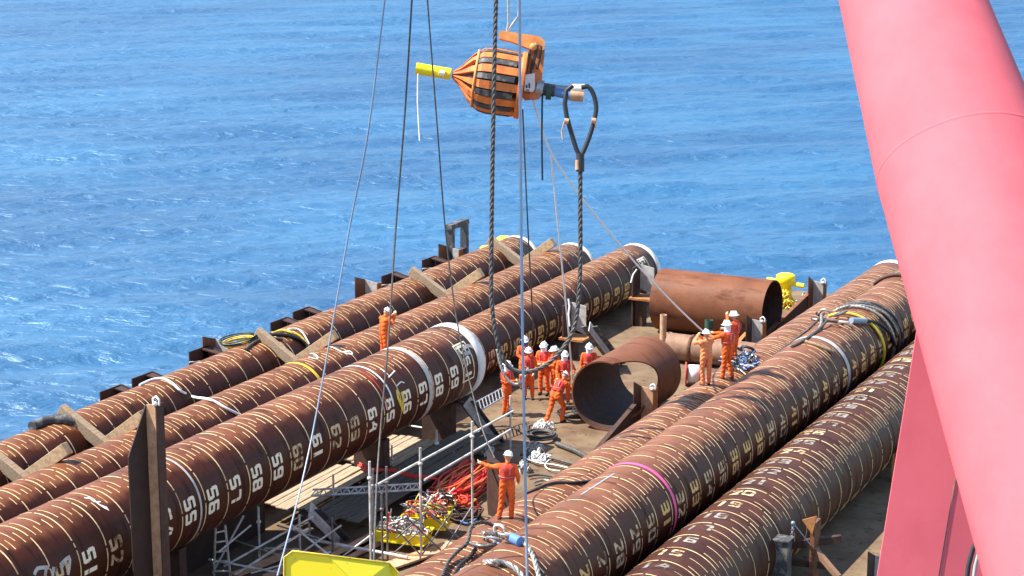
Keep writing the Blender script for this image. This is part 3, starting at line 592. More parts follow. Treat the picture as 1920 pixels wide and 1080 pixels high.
c1 = crate(757, 1012, 1.5, .75, .32, 'open yellow crate of shackles, nearest the yellow guide', z=.25, rz=R_(8)); jumble(c1 + Vector((0, 0, .25)), .75, .42, .45, 120, ['wirel', 'grey', 'dgrey', 'red', 'white'], 'grey shackles and fittings heaped in the nearest yellow crate', 1, 'fittings_heap', 'fittings')
c2 = crate(800, 985, 1.3, .7, .34, 'open yellow crate behind the nearest one', z=.25, rz=R_(14)); jumble(c2 + Vector((0, 0, .35)), .65, .42, .5, 110, ['wirel', 'grey', 'yellowd', 'dgrey', 'red', 'orange'], 'mixed fittings heaped in the second yellow crate', 2, 'fittings_heap', 'fittings')
c3 = crate(818, 962, 1.1, .6, .34, 'open yellow crate farthest back, beside the red slings', z=.1, rz=R_(20)); jumble(c3 + Vector((0, 0, .3)), .6, .42, .5, 110, ['wirel', 'red', 'white', 'dgrey', 'orange', 'black'], 'white and red fittings heaped in the farthest yellow crate', 5, 'fittings_heap', 'fittings')
# red slings: many soft loops in a stack
def sling_pile(px, py, rx, ry, h, n, label, seed, z=0., rz=0., m=('red', 'red', 'orange')):
    rnd = random.Random(seed); c = onz(px, py, z); b = MB()
    for i in range(n):
        zc = h * i / n; L = rx * rnd.uniform(.6, 1.); W = ry * rnd.uniform(.5, 1.); a0 = rz + rnd.uniform(-.25, .25); o_ = Vector((rnd.uniform(-.2, .2) * rx, rnd.uniform(-.2, .2) * ry, zc))
        pts = [c + o_ + Matrix.Rotation(a0, 3, 'Z') @ Vector((math.cos(t_) * L, math.sin(t_) * W, .04 * math.sin(3 * t_ + i))) for t_ in [k * math.pi / 9 for k in range(18)]]
        b.tube(pts, rnd.uniform(.022, .04), 6, rnd.randrange(len(m)), closed=True)
    o = b.build('sling_stack', [M[q] for q in m], None, c); return tag(o, label, 'slings')
sling_pile(868, 925, 1.7, .42, .6, 44, 'stack of red round slings beside the man on the pile', 1, .0, R_(95))
sling_pile(842, 958, .8, .6, .4, 16, 'small heap of red slings in front of the red sling stack', 2, .0, R_(60))
sling_pile(872, 975, .5, .4, .3, 10, 'dark red sling bundle at the foot of the dark plate', 3, .0, R_(40), ('red', 'blue', 'rustd'))
b = MB(); pts = [onz(x, y, .72) for x, y in ((676, 874), (700, 884), (730, 885), (758, 892), (790, 897), (812, 902))]
for j in range(5):
    rnd = random.Random(j); b.tube(dense([p + Vector((rnd.uniform(-.08, .08), rnd.uniform(-.08, .08), rnd.uniform(0, .1))) for p in pts], .15), .035, 6)
tag(b.build('red_sling', M['red'], None, pts[0]), 'long red sling laid across the plank platform', 'sling')
# dark plate by the man
a = onz(915, 965, 0); th = thing('steel_bulkhead', a, 'dark steel plate box standing beside the man on the pile', 'steel box')
b = MB(); q = onz(958, 985, 0); b.prism([a, (q.x, q.y, 0), (q.x, q.y, 1.3), (a.x, a.y, 1.65)], (-.5, .9, 0)); b.build('plate', M['rustd'], th)
# ---------------------------------------------------------------- cables lying about
def cable(name, pts, r, m, label, cat='cable', twist=False, group=None):
    b = MB(); (b.rope(pts, r, r * 7, 3) if twist else b.tube(dense(pts, .1), r, 8)); o = b.build(name, M[m], None, pts[0]); return tag(o, label, cat, group)
def coil(px, py, R0, n, r, m, label, z=.05, sq=1., seed=0, k=None):
    rnd = random.Random(seed); c = onz(px, py, z); pts = []
    for i in range(n * 20):
        t_ = i * 2 * math.pi / 20; q = R0 * (1 + .1 * math.sin(t_ * .37 + seed)); pts.append(c + Vector((math.cos(t_) * q + .05 * math.sin(t_ * .6), math.sin(t_) * q * sq, r + r * 1.3 * (i / 20.) * .6)))
    return cable('cable_coil', pts, r, m, label, 'cable coil')
coil(1078, 748 + 30, .55, 4, .035, 'black', 'black cable coil at the feet of the stooping worker', seed=1)
coil(1110, 775, .6, 3, .03, 'black', 'black cable loops beside the mouth of the notched pipe', seed=2)
coil(1015, 822, .42, 5, .04, 'wire', 'dark wire coil on the open deck', seed=3)
chain_heap(onz(1020, 806, .0), .35, .35, 24, M['white'], 'white rope heap on the dark wire coil', 9, 'rope_heap', 'rope', .08, .022)
for i, (pp, r, m, lab) in enumerate((
    (((1044, 832), (1060, 838), (1080, 846), (1098, 856), (1112, 866)), .09, 'wire', 'bundled dark hose lying on the open deck near the right stack'),
    (((975, 852), (1000, 853), (1030, 858), (1060, 866), (1090, 874), (1110, 880)), .045, 'wire', 'dark cable lying across the deck behind the man on the pile'),
    (((985, 860), (1010, 868), (1040, 872), (1075, 880)), .04, 'wirel', 'bright cable lying beside the dark cable on the deck'),
    (((1000, 905), (1020, 900), (1045, 905), (1068, 903), (1085, 908)), .045, 'wirel', 'pale looped cable lying close to the right stack'),
    (((990, 893), (1010, 890), (1035, 893), (1060, 898)), .04, 'wire', 'short dark cable right of the man on the pile'),
    (((1030, 862), (1022, 872), (1030, 880), (1050, 883)), .02, 'rope', 'thin white cord loop on the deck'),
    (((925, 800), (960, 800), (985, 812), (990, 792), (1000, 798)), .03, 'wire', 'dark cable trailing through the shade beside the rails'))):
    cable('loose_cable', [onz(x, y, .1) for x, y in pp], r, m, lab)
for i, (x, y) in enumerate(((905, 850), (1000, 848), (1012, 862), (980, 882))): chain_heap(onz(x, y, 0), .3, .25, 18, M[('white', 'wirel', 'white', 'wirel')[i]], ('white rope bundle by the rails', 'pale shackle heap behind the man on the pile', 'white rope bundle on the dark cable', 'grey shackles beside the right stack')[i], 20 + i, 'tackle_heap', 'tackle')
# dark strap and cables over the lower-left pile of the right stack
cable('loose_cable', [onp('F', x, y, .05) for x, y in ((985, 925), (1010, 915), (1040, 905), (1075, 905), (1108, 902))], .04, 'black', 'black cable draped over the lower left pile of the right stack')
# white rope across the three left piles
wp = [onp('A', 262, 722, .04), onp('A', 285, 712, .04), onp('A', 305, 710, .04), onp('A', 322, 718, .04), onp('A', 340, 734, .04), onp('A', 362, 744, .03)] + [onp('B', 388, 748, .04), onp('B', 405, 754, .04), onp('B', 425, 766, .03), onp('B', 452, 779, .03)]
cable('mooring_rope', wp, .045, 'rope', 'white rope draped over the two far left piles', 'rope')
# hose coil on the far left pile
for j, (m, lab, rr) in enumerate((('black', 'black hose coil standing above the far left pile', .62), ('yellowd', 'yellow hose coil inside the black one on the far left pile', .52))):
    c = onX(448, 640, -39.0); pts = []
    for i in range(62):
        t_ = i * 2 * math.pi / 20; q = rr * (1 + .05 * math.sin(i * .41)); pts.append(c + Vector((math.cos(t_) * q * 1.05, math.sin(t_) * q * 1.0, .05 * (i / 20) + .10 * math.sin(t_ + 1) - .08 * j)))
    cable('hose_coil', pts, .024, m, lab, 'hose coil')
for pp, m, r, lab in ((((470, 640), (492, 629), (520, 627), (545, 630), (565, 638), (575, 648), (578, 655)), 'black', .06, 'black hose draped over the far left pile'), (((510, 625), (528, 620), (548, 624), (562, 630), (572, 640), (580, 652)), 'yellowd', .045, 'yellow hose draped over the far left pile'), (((540, 617), (555, 616), (566, 622), (574, 634), (580, 645)), 'white', .03, 'white lashing beside the yellow hose'),
        (((460, 655), (480, 640), (505, 634), (530, 636)), 'wire', .05, 'thin dark hose linking the coil to the draped hoses')):
    cable('hose', [onp('A', x, y, .06) for x, y in pp], r, m, lab, 'hose')
cable('tarpaulin_roll', [onp('A', x, y, .1) for x, y in ((60, 800), (85, 790), (115, 786), (140, 790))], .16, 'dgrey', 'dark rolled tarpaulin on the far left pile at lower left', 'tarpaulin')
# slings wrapped round the right stack (far group)
def wrap(k, y, a0, a1, r, m, label, off=.05, slant=0., twist=False, n=30):
    ax, azz = PILES[k]; pts = []
    for i in range(n + 1):
        a = R_(a0 + (a1 - a0) * i / n); q = RADS[k] + r + .012; pts.append(Vector((ax + q * math.cos(a), y + slant * i / n, azz + q * math.sin(a))))
    return cable('wire_sling', pts, r, m, label, 'sling', twist)
wrap('E', 66.3, 130, -60, .06, 'wire', 'dark wire sling round the top pile, far group', slant=1.2, twist=True)
wrap('E', 65.9, 125, -60, .055, 'wirel', 'bright wire sling round the top pile, far group', slant=.9, twist=True)
wrap('E', 64.9, 118, -40, .05, 'yellowd', 'yellow hose sling round the top pile', slant=.6)
wrap('E', 66.6, 120, -70, .05, 'dgrey', 'thin grey strap round the top pile behind the wire slings', slant=1.5)
wrap('E', 71.5, 140, -60, .07, 'rustd', 'dark band round the top pile near the red column')
def shackle(c, s_, m, label, e=(0, 0, 0), cl=None):
    th = thing('shackle', c, label, 'shackle'); Mx = Matrix.Rotation(e[0], 3, 'X') @ Matrix.Rotation(e[1], 3, 'Y') @ Matrix.Rotation(e[2], 3, 'Z'); c = Vector(c)
    b = MB(); b.tube([c + Mx @ Vector(v) * s_ for v in ((-.5, 0, -.8), (-.55, 0, -.3), (-.75, 0, .2), (-.6, 0, .7), (0, 0, .95), (.6, 0, .7), (.75, 0, .2), (.55, 0, -.3), (.5, 0, -.8))], .17 * s_, 8); b.build('bow', M[m], th)
    b = MB(); b.tube([c + Mx @ Vector((-.85, 0, -.7)) * s_, c + Mx @ Vector((.85, 0, -.7)) * s_], .16 * s_, 8); b.build('pin', M['dgrey'], th)
pq = onp('E', 1546, 590, .15)
shackle(pq, .28, 'wirel', 'large grey shackle on top of the far sling group', (.5, .9, 0)); shackle(onp('E', 1560, 602, .15), .22, 'dgrey', 'dark shackle below the large grey one in the far sling group', (1.2, .4, 0)); shackle(onp('E', 1532, 600, .12), .2, 'wirel', 'pale shackle at the left of the far sling group', (1.2, 1.4, 0))
shackle(onp('E', 1583, 604, .1), .2, 'white', 'white shackle right of the far sling group', (1.3, .2, 0)); shackle(onp('E', 1575, 588, .15), .26, 'dgrey', 'dark shackle behind the large grey one in the far sling group', (1.5, .1, .4))
cable('sling_socket', [onp('E', 1596, 601, .1), onp('E', 1622, 602, .1)], .11, 'wireb', 'blue grey sling socket on the top pile', 'sling socket'); cable('wire_sling', [onp('E', 1622, 602, .1), onp('E', 1645, 606, .1), onp('E', 1668, 624, .1), onp('E', 1678, 650, .08)], .07, 'black', 'black sling leg running down the far side of the top pile', 'sling', True)
cable('wire_sling', [onp('E', 1545, 588, .2), onp('E', 1515, 618, .05), onp('F', 1480, 645, .08), onp('F', 1455, 664, .05)], .045, 'wire', 'dark wire leg stretching left from the far sling group', 'sling'); cable('wire_sling', [onp('E', 1552, 600, .2), onp('E', 1530, 622, .05), onp('E', 1500, 642, .05), onp('E', 1484, 650, .04)], .045, 'wire', 'shorter dark wire leg beside the first, far sling group', 'sling')
cable('wire_sling', [onp('E', 1540, 590, .2), onp('E', 1540, 605, .1), onp('E', 1536, 618, .05)], .05, 'wirel', 'short bright wire tail hanging under the far sling group', 'sling', True)
cable('rope_tail', [onp('E', 1510, 640, .05), onp('E', 1530, 646, .05), onp('E', 1550, 655, .05), onp('E', 1562, 660, .05)], .06, 'wood', 'frayed tan rope tail on the top pile', 'rope', True)
cable('wire_sling', [onp('E', 1570, 580, .1), onp('E', 1600, 572, .1), onp('E', 1640, 578, .08), onp('E', 1668, 596, .06), onp('E', 1685, 630, .05), onp('E', 1686, 662, .05)], .05, 'wirel', 'bright wire eye arching over the top pile', 'sling', True)
# middle group beside the hauling men (on the lower left pile)
jumble(onp('F', 1388, 686, .0), .55, .8, .45, 80, ['wirel', 'white', 'dgrey', 'black', 'blue'], 'tangle of grey and white tackle on the pile beside the hauling men', 12, 'tackle_tangle', 'tackle', .06, .18)
shackle(onp('F', 1375, 662, .2), .2, 'white', 'white shackle standing above the tackle tangle', (.3, .5, 0)); shackle(onp('F', 1400, 656, .2), .3, 'black', 'black shackle right of the tackle tangle', (.9, .9, 0))
cable('wire_sling', [onp('F', 1378, 664, .12), onp('F', 1395, 676, .1), onp('F', 1410, 690, .06)], .04, 'white', 'white strap lying over the tackle tangle', 'strap')
p = onz(1300, 722, 0); th = thing('reel', p, 'small red cable reel on the deck behind the hauling men', 'reel'); b = MB()
b.lathe([(.0, -.3), (.42, -.3), (.42, -.24), (.2, -.24), (.2, .24), (.42, .24), (.42, .3), (0, .3)], p + Vector((0, 0, .42)), (1, .4, 0), 24); b.build('drum', M['red'], th); b = MB(); b.lathe([(.21, -.23), (.33, -.2), (.33, .2), (.21, .23)], p + Vector((0, 0, .42)), (1, .4, 0), 24); b.build('winding', M['rope'], th)
# near group (880-1020, 980-1080)
def near(pp, r, m, lab, name='wire_sling', tw=False): cable(name, [onp(k, x, y, o_) for k, x, y, o_ in pp], r, m, lab, 'sling', tw)
near([('F', 828, 1085, .06), ('F', 842, 1052, .1), ('F', 862, 1030, .2), ('F', 876, 1018, .3), ('F', 884, 988, .5), ('F', 898, 980, .5), ('F', 918, 982, .4), ('F', 932, 992, .3)], .055, 'wire', 'dark sling leg looping up at the left of the near sling group', tw=True)
near([('F', 858, 1085, .08), ('F', 868, 1070, .1), ('F', 885, 1060, .15), ('E', 915, 1054, .05), ('E', 945, 1056, .05), ('E', 968, 1068, .05), ('E', 985, 1090, .05)], .075, 'wirel', 'thick bright wire sling arching over the near end of the top pile', tw=True)
near([('F', 850, 1085, .05), ('F', 862, 1062, .07), ('F', 880, 1046, .1), ('F', 892, 1030, .1)], .06, 'black', 'black braided sling tail under the near sling group', tw=True)
near([('E', 905, 1000, .2), ('E', 935, 1002, .15), ('E', 960, 1008, .1), ('E', 985, 1020, .06), ('E', 1000, 1045, .05), ('E', 1012, 1090, .04)], .065, 'wirel', 'bright wire sling running down the top pile behind the near shackles', tw=True)
near([('F', 878, 1018, .3), ('F', 900, 1026, .25), ('F', 918, 1024, .2), ('F', 935, 1010, .3)], .05, 'wirel', 'short bright wire link between the near shackles', tw=True)
near([('E', 958, 1008, .12), ('E', 976, 1016, .1)], .13, 'blue', 'light blue ferrule on the bright wire sling', 'ferrule'); C.objects[-1]['category'] = 'ferrule'
shackle(onp('F', 936, 996, .5), .2, 'white', 'white upright shackle in the near sling group', (.2, .3, 0)); shackle(onp('F', 925, 1014, .3), .24, 'wireb', 'blue grey shackle in the near sling group', (.8, .8, 0)); shackle(onp('F', 905, 1022, .25), .2, 'wirel', 'pale shackle at the left of the near sling group', (1.3, .2, 0)); shackle(onp('E', 948, 1002, .2), .22, 'wirel', 'pale shackle at the right of the near sling group', (1.3, 1.2, 0))
# ---------------------------------------------------------------- stand, lower right
p = onz(1525, 1100, 0); x, y = p.x, p.y; th = thing('steel_stand', (x, y, 0), 'rusty steel stand with cross arm and blue chain at the lower right', 'steel stand')
h_ = onY(1520, 975, y).z
b = MB(); b.box((x, y, h_ / 2), (.12, .5, h_)); b.build('upright', M['rust'], th)
b = MB(); b.prism([onY(1504, 975, y - .3), onY(1531, 968, y - .3), onY(1523, 1003, y - .3)], (0, .05, 0)); b.build('top_gusset', M['rusto'], th)
b = MB(); b.beam(onY(1478, 1022, y), onY(1578, 1010, y + .4), .16, .2); b.beam(onY(1480, 1052, y), onY(1560, 1062, y + .2), .14, .18); b.build('cross_arm', M['rustd'], th)
b = MB(); b.beam(onY(1528, 1030, y - .1), onY(1572, 1082, y - .4), .14, .14); b.build('brace', M['tansteel'], th)
b = MB(); c_ = (onY(1487, 981, y - .5), onY(1478, 1066, y - .5))
N = 22
for i in range(N):
    q = c_[0].lerp(c_[1], i / N); q2 = c_[0].lerp(c_[1], (i + .9) / N); o_ = Vector((.03, 0, 0)) if i % 2 else Vector((0, .03, 0)); b.tube([q - o_, q2 - o_, q2 + o_, q + o_], .01, 5, closed=True)
b.ball(c_[0], .06); b.ball(c_[1], .06); b.tube([c_[0], onY(1520, 1022, y - .3)], .018, 6); b.build('chain', M['wireb'], th)
p = onz(1462, 1125, 0); q = onY(1462, 1010, p.y); b = MB(); b.box((0, 0, q.z / 2), (.45, .35, q.z)); b.box((0, 0, q.z + .02), (.55, .45, .04)); o = b.build('pedestal', M['dgrey']); o.location = p; tag(o, 'square dark grey steel pedestal left of the rusty stand', 'pedestal')
dpost(1626, 1110, 1034, 'steel post with pale slanted top beside the red brace plate', mats=('rustd', 'pale', 'rustd'))
dpost(1672, 905, 820, 'thin steel post standing at the end of the shaded pile', L=.3, wd=.3, mats=('rusto', 'rustd', 'rusto'))
# timber under stack
for i, (x, y) in enumerate(((1415, 888), (1705, 655))):
    p = onz(x, y, 1.2); b = MB(); b.box((0, 0, 0), (.7, .35, .3)); o = b.build('timber_wedge', M['woodl']); o.location = p; o.rotation_euler = (0, 0, .4)
    tag(o, ('pale timber wedge in the gap of the right stack, middle', 'pale timber wedge in the gap of the right stack beside the red column')[i], 'timber')
# ---------------------------------------------------------------- hanging rigging
def hang(name, pts, d, r, m, label, cat='wire', twist=False, pitch=None):
    P = [ond(x, y, (d if not isinstance(d, (list, tuple)) else d[i])) for i, (x, y) in enumerate(pts)]
    b = MB()
    if twist: b.rope(P, r, pitch or r * 7, 3, step=.07)
    else: b.tube(dense(P, .4), r, 8)
    o = b.build(name, M[m], None, P[-1]); return tag(o, label, cat), P
hang('tag_wire', [(725, -30), (690, 250), (655, 430), (600, 740), (565, 910), (520, 1080)], [45, 46, 47, 47, 46, 44], .02, 'wireb', 'leftmost thin blue grey wire slanting down to the scaffold', 'wire')
hang('tag_wire', [(774, -30), (760, 200), (742, 430), (728, 640), (708, 880), (700, 1090)], [45, 46, 46.5, 46, 45, 42], .022, 'wire', 'thin dark wire beside the worker on the middle pile', 'wire')
hang('tag_wire', [(799, -30), (820, 240), (836, 440), (860, 620), (900, 790), (928, 860)], [52, 53, 54, 54, 53, 51.5], .021, 'wire', 'thin dark wire held by the man standing on the pile', 'wire')
hang('tag_wire', [(974, -30), (976, 300), (980, 640), (984, 860), (989, 1095)], [42, 42, 42, 42, 42], .032, 'wireb', 'straight blue grey wire passing the orange lifting tool', 'wire')
hang('tag_wire', [(980, 205), (984, 300), (990, 430), (1000, 620)], [60, 60.5, 61, 64], .024, 'wire', 'short dark wire hanging from the back of the lifting tool', 'wire')
hang('tag_wire', [(1017, 175), (1016, 250), (1017, 338)], 60, .03, 'black', 'black hose end dangling below the tool nose joint', 'hose')
hang('tag_line', [(1000, 188), (1030, 280), (1084, 362), (1180, 480), (1262, 568), (1322, 625)], [60, 61, 62, 64, 66, 67.5], .03, 'rope', 'white tag line hauled by the two men on the pile', 'rope')
hang('tag_line', [(1033, 292), (1042, 380), (1054, 500), (1064, 600), (1071, 680), (1074, 712)], [61, 62, 64, 66, 68, 69], .028, 'rope', 'white tag line held by the workers under the sling', 'rope')
hang('tag_line', [(784, 138), (783, 190), (787, 264)], 59.5, .022, 'rope', 'short white cord dangling from the yellow tool nose', 'rope')
# main sling: down, U turn, up to the eye
hang('wire_sling', [(931, -40), (927, 120), (923, 330), (921, 520), (923, 580), (932, 640), (948, 680), (970, 696), (1000, 695), (1030, 680), (1058, 650), (1076, 615), (1084, 570), (1088, 500), (1088, 400), (1088, 330), (1088, 294)], 58, .07, 'wire', 'heavy wire rope sling hanging in a long U from the crane', 'wire sling', True, .55)
hang('rope_loop', [(932, 655), (940, 690), (952, 712), (968, 721), (980, 714), (986, 700), (990, 690)], 58.2, .05, 'wirel', 'pale rope loop held at the bottom of the heavy sling', 'rope', True)
eye, P = hang('rope_eye', [(1088, 296), (1080, 278), (1070, 245), (1063, 220), (1059, 195), (1062, 170), (1074, 160)], 58, .07, 'black', 'black teardrop sling eye hooked on the tool nose', 'sling eye')
b = MB(); b.tube(dense([ond(x, y, 58) for x, y in ((1088, 296), (1098, 275), (1108, 248), (1115, 222), (1118, 200), (1112, 175), (1102, 162), (1090, 164))], .1), .07, 8); b.tube([ond(1088, 288, 58), ond(1088, 322, 58)], .12, 10); b.build('right_leg', M['black'], eye)
b = MB(); b.tube([ond(1083, 300, 57.95), ond(1083, 318, 57.95)], .07, 8); b.build('ferrule', M['tan'], eye)
b = MB()
for (x, y) in ((1062, 227), (1113, 226)): b.tube([ond(x - 4, y, 57.9), ond(x + 4, y + 1, 57.9)], .085, 8)
b.tube([ond(1058, 228, 57.9), ond(1053, 246, 57.9), ond(1055, 262, 57.9)], .02, 6); b.tube([ond(1117, 226, 57.9), ond(1116, 242, 57.9)], .02, 6); b.build('lashing', M['tan'], eye)
# short rope with shackle on the cradle
b, P = hang('pendant', [(1066, 560), (1068, 575), (1066, 590), (1068, 612)], 70, .035, 'rope', 'short white pendant shackled to the pile cradle behind the workers', 'rope')
hang('pendant', [(1194, 505), (1187, 515), (1183, 530)], 76, .03, 'rope', 'short white pendant on the cradle beside the third pile end', 'rope')
# ---------------------------------------------------------------- orange internal lifting tool
def lifting_tool():
    D = 60.; nose = ond(848, 140, D); tail = ond(1008, 165, D); ax = (tail - nose).normalized(); s = D / F
    th = thing('lifting_tool', ond(920, 150, D), 'orange ribbed pile lifting tool with yellow nose hanging from the crane', 'lifting tool')
    up = (Vector((0, 0, 1)) - ax * ax.z).normalized(); sd = ax.cross(up).normalized()   # sd points away from or to the camera
    def P(l, a, r): return nose + ax * l + (up * math.cos(a) + sd * math.sin(a)) * r
    # slotted barrel: profile l -> r ; ribs between dark slots
    prof = [(.0, .10), (.25, .32), (.55, .70), (.85, .93), (1.15, .98), (1.9, .96), (2.05, .93)]
    def R(l):
        for (a, b_), (c, d) in zip(prof, prof[1:]):
            if a <= l <= c: return b_ + (d - b_) * (l - a) / (c - a)
        return prof[-1][1]
    NR = 12
    core = MB(); core.lathe([(max(r - .16, .05), l) for l, r in prof] + [(0, 2.05)], nose, ax, 48); core.build('core', M['rust_shade'], th)  # core coloured near-black to paint the shade in the slots
    for k in range(NR):
        a0 = 2 * math.pi * k / NR; b = MB(); ls = [0., .12, .25, .4, .55, .7, .85, 1.0, 1.15, 1.4, 1.65, 1.9, 2.05]; wa = .125
        vs = []
        for l in ls:
            r = R(l); w_ = wa if l > .6 else wa
            for (da, rr) in ((-w_, r), (w_, r), (w_ * 1.0, r - .17), (-w_ * 1.0, r - .17)): vs.append(P(l, a0 + da, max(rr, .03)))
        n = len(ls); fs = [(0, 1, 2, 3), tuple((n - 1) * 4 + q for q in (3, 2, 1, 0))]
        for i in range(n - 1):
            for q in range(4): fs.append((i * 4 + q, (i + 1) * 4 + q, (i + 1) * 4 + (q + 1) % 4, i * 4 + (q + 1) % 4))
        b.add(vs, fs); b.build('rib', M['orange'], th)
        # gripping pad in the slot
        a1 = a0 + math.pi / NR; b = MB(); vs = []
        for l in (.72, .9, 1.15, 1.5, 1.86):
            r = R(l) + .015
            for (da, rr) in ((-.085, r), (.085, r), (.085, r - .2), (-.085, r - .2)): vs.append(P(l, a1 + da, rr))
        fs = [(0, 1, 2, 3), (19, 18, 17, 16)]
        for i in range(4):
            for q in range(4): fs.append((i * 4 + q, (i + 1) * 4 + q, (i + 1) * 4 + (q + 1) % 4, i * 4 + (q + 1) % 4))
        b.add(vs, fs); pad = b.build('grip_pad', M['dgrey'], th)
    b = MB(); b.lathe([(.80, .68), (.86, .66), (.87, .72), (.82, .74)], nose, ax, 48, closed=True); b.build('front_hoop', M['orangel'], th)
    b = MB(); b.lathe([(.75, 1.98), (.98, 1.98), (1.0, 2.04), (1.0, 2.12), (.9, 2.15), (0, 2.15)], nose, ax, 48, smooth=False); b.build('back_flange', M['orange'], th)
    # yellow nose pipe
    b = MB(); a_ = ond(845, 139, D); n0 = ond(780, 128, D); d = (n0 - a_); b.tube([a_, n0], .17, 20); b.build('nose_pipe', M['yellow'], th)
    b = MB(); b.tube([ond(824, 136, D - .16), ond(834, 138, D - .16)], .09, 10); b.build('nose_label', M['white'], th)
    # rear L-shaped arm: upright and long top arm
    def plate(pts, name, m, d0, t_=.3, mm=None):
        b = MB(); b.prism([ond(x, y, d0) for x, y in pts], dv * t_); return b.build(name, M[m], th)
    plate([(935, 62), (938, 57), (1000, 66), (1014, 69), (1022, 78), (1021, 92), (1018, 94), (990, 90), (960, 78), (936, 72)], 'top_arm', 'orangel', D - .2, .4)
    plate([(1022, 80), (1021, 100), (1015, 160), (1012, 184), (985, 187), (976, 178), (984, 130), (992, 92), (1000, 80)], 'upright_arm', 'orange', D - .14, .3)
    b = MB()
    for i in range(2): b.tube(dense([ond(x + i * 9, y, D - .3) for x, y in ((985, 145), (990, 115), (995, 92), (1000, 84), (1006, 88), (1004, 105), (998, 130))], .1), .035, 8)
    b.build('hydraulic_hose', M['black'], th)
    b = MB(); b.tube([ond(996, 88, D - .25), ond(1006, 86, D - .25)], .1, 12); b.ball(ond(1000, 88, D - .3), .12); b.build('pivot', M['orangel'], th)
    plate([(985, 140), (1003, 137), (1003, 166), (999, 172), (983, 170)], 'white_box', 'white', D - .4, .2)
    plate([(978, 140), (984, 139), (982, 172), (975, 172)], 'dark_box', 'black', D - .35, .2)
    b = MB()
    for (x, y, w_, h) in ((986, 159, 3, 6), (991, 156, 3, 9), (986, 168, 7, 2.2), (987, 173, 6, 2.2)): b.prism([ond(x, y, D - .41), ond(x + w_, y, D - .41), ond(x + w_, y + h, D - .41), ond(x, y + h, D - .41)], dv * .006)
    b.build('box_marking', M['black'], th)
    # rear shaft with joint, blue sling hose and clamp
    sh = lambda a, c, r, m, nm: (lambda b: (b.tube([ond(*a, D), ond(*c, D)], r, 16), b.build(nm, M[m], th)))(MB())
    sh((1006, 164), (1018, 167), .26, 'grey', 'swivel'); sh((1018, 167), (1040, 170), .19, 'dgrey', 'joint'); sh((1024, 172), (1034, 173), .23, 'greenm', 'valve')
    sh((1038, 172), (1072, 180), .13, 'blue', 'sleeve'); sh((1036, 164), (1078, 166), .08, 'wireb', 'pressure_hose'); sh((1070, 166), (1096, 166), .13, 'rope', 'wrapped_hose'); sh((1069, 178), (1094, 181), .17, 'tan', 'clamp')
    b = MB(); b.tube(dense([ond(x, y, D) for x, y in ((952, -40), (953, 45), (950, 60))], .3), .035, 8); b.tube(dense([ond(x, y, D) for x, y in ((972, -40), (972, 30), (956, 52), (952, 60))], .3), .035, 8); o = b.build('tool_wire', M['wirel'], None, ond(951, 60, D)); tag(o, 'pair of thin wires holding up the arm of the lifting tool', 'wire')
lifting_tool()
# ---------------------------------------------------------------- red crane column and brace
D0 = 15.; pc = ond(1804, 308.5, D0)
adir = (CR @ Vector((-.1408, .8464, -.5135))).normalized()
th = thing('crane_column', pc - adir * 11, 'huge round pink red crane column rising at the right edge', 'crane column')
b = MB(); b.lathe([(.76, -12), (.70, -6), (.67, -3), (.65, -1), (.64, 0), (.64 - .062, 1), (.64 - .062 * 2, 2), (.64 - .062 * 4, 4)], pc, adir, 128); b.build('column', M['crane'], th)
b = MB(); b.lathe([(.6403, -.012), (.6425, -.005), (.6422, .005), (.6394, .012)], pc, adir, 128); b.build('weld_seam', M['crane'], th)
th = thing('crane_brace', ond(1700, 1100, 15.5), 'flat sided red crane brace running down behind the round column', 'crane brace')
Db = 15.8
b = MB(); b.prism([ond(1724, 590, Db), ond(1632, 1160, Db), ond(1746, 1160, Db), ond(1806, 800, Db), ond(1806, 590, Db)], dv * .02); b.build('front_plate', M['crane2'], th)
b = MB(); b.prism([ond(1809, 800, Db + .01), ond(1749.5, 1160, Db + .01), ond(1870, 1160, Db + .04), ond(1890, 800, Db + .04)], dv * .02); b.build('side_plate', M['crane2'], th)
for i, x in enumerate((1824, 1836)): hang('hydraulic_line', [(x + 14, 1000), (x, 1030), (x - 8, 1060), (x - 14, 1110)], 14.8, .018, ('black', 'pale')[i], ('black hydraulic line at the foot of the red column', 'pale hydraulic line at the foot of the red column')[i], 'hydraulic line')
# added slab above the view: put there only to shade the lower right deck
th = thing('shade_blocker', (-27.6, 39, 30), 'red shade blocker girder added out of view to shade the deck', 'shade blocker')
b = MB(); b.box((-27.6, 39, 31.5), (11.0, 56, 2.6)); b.build('slab', M['crane2'], th)
b = MB()
for i in range(9): b.box((-27.6, 14 + i * 6.2, 30.0), (11.2, .4, .38))
b.build('slab_rib', M['crane2'], th)
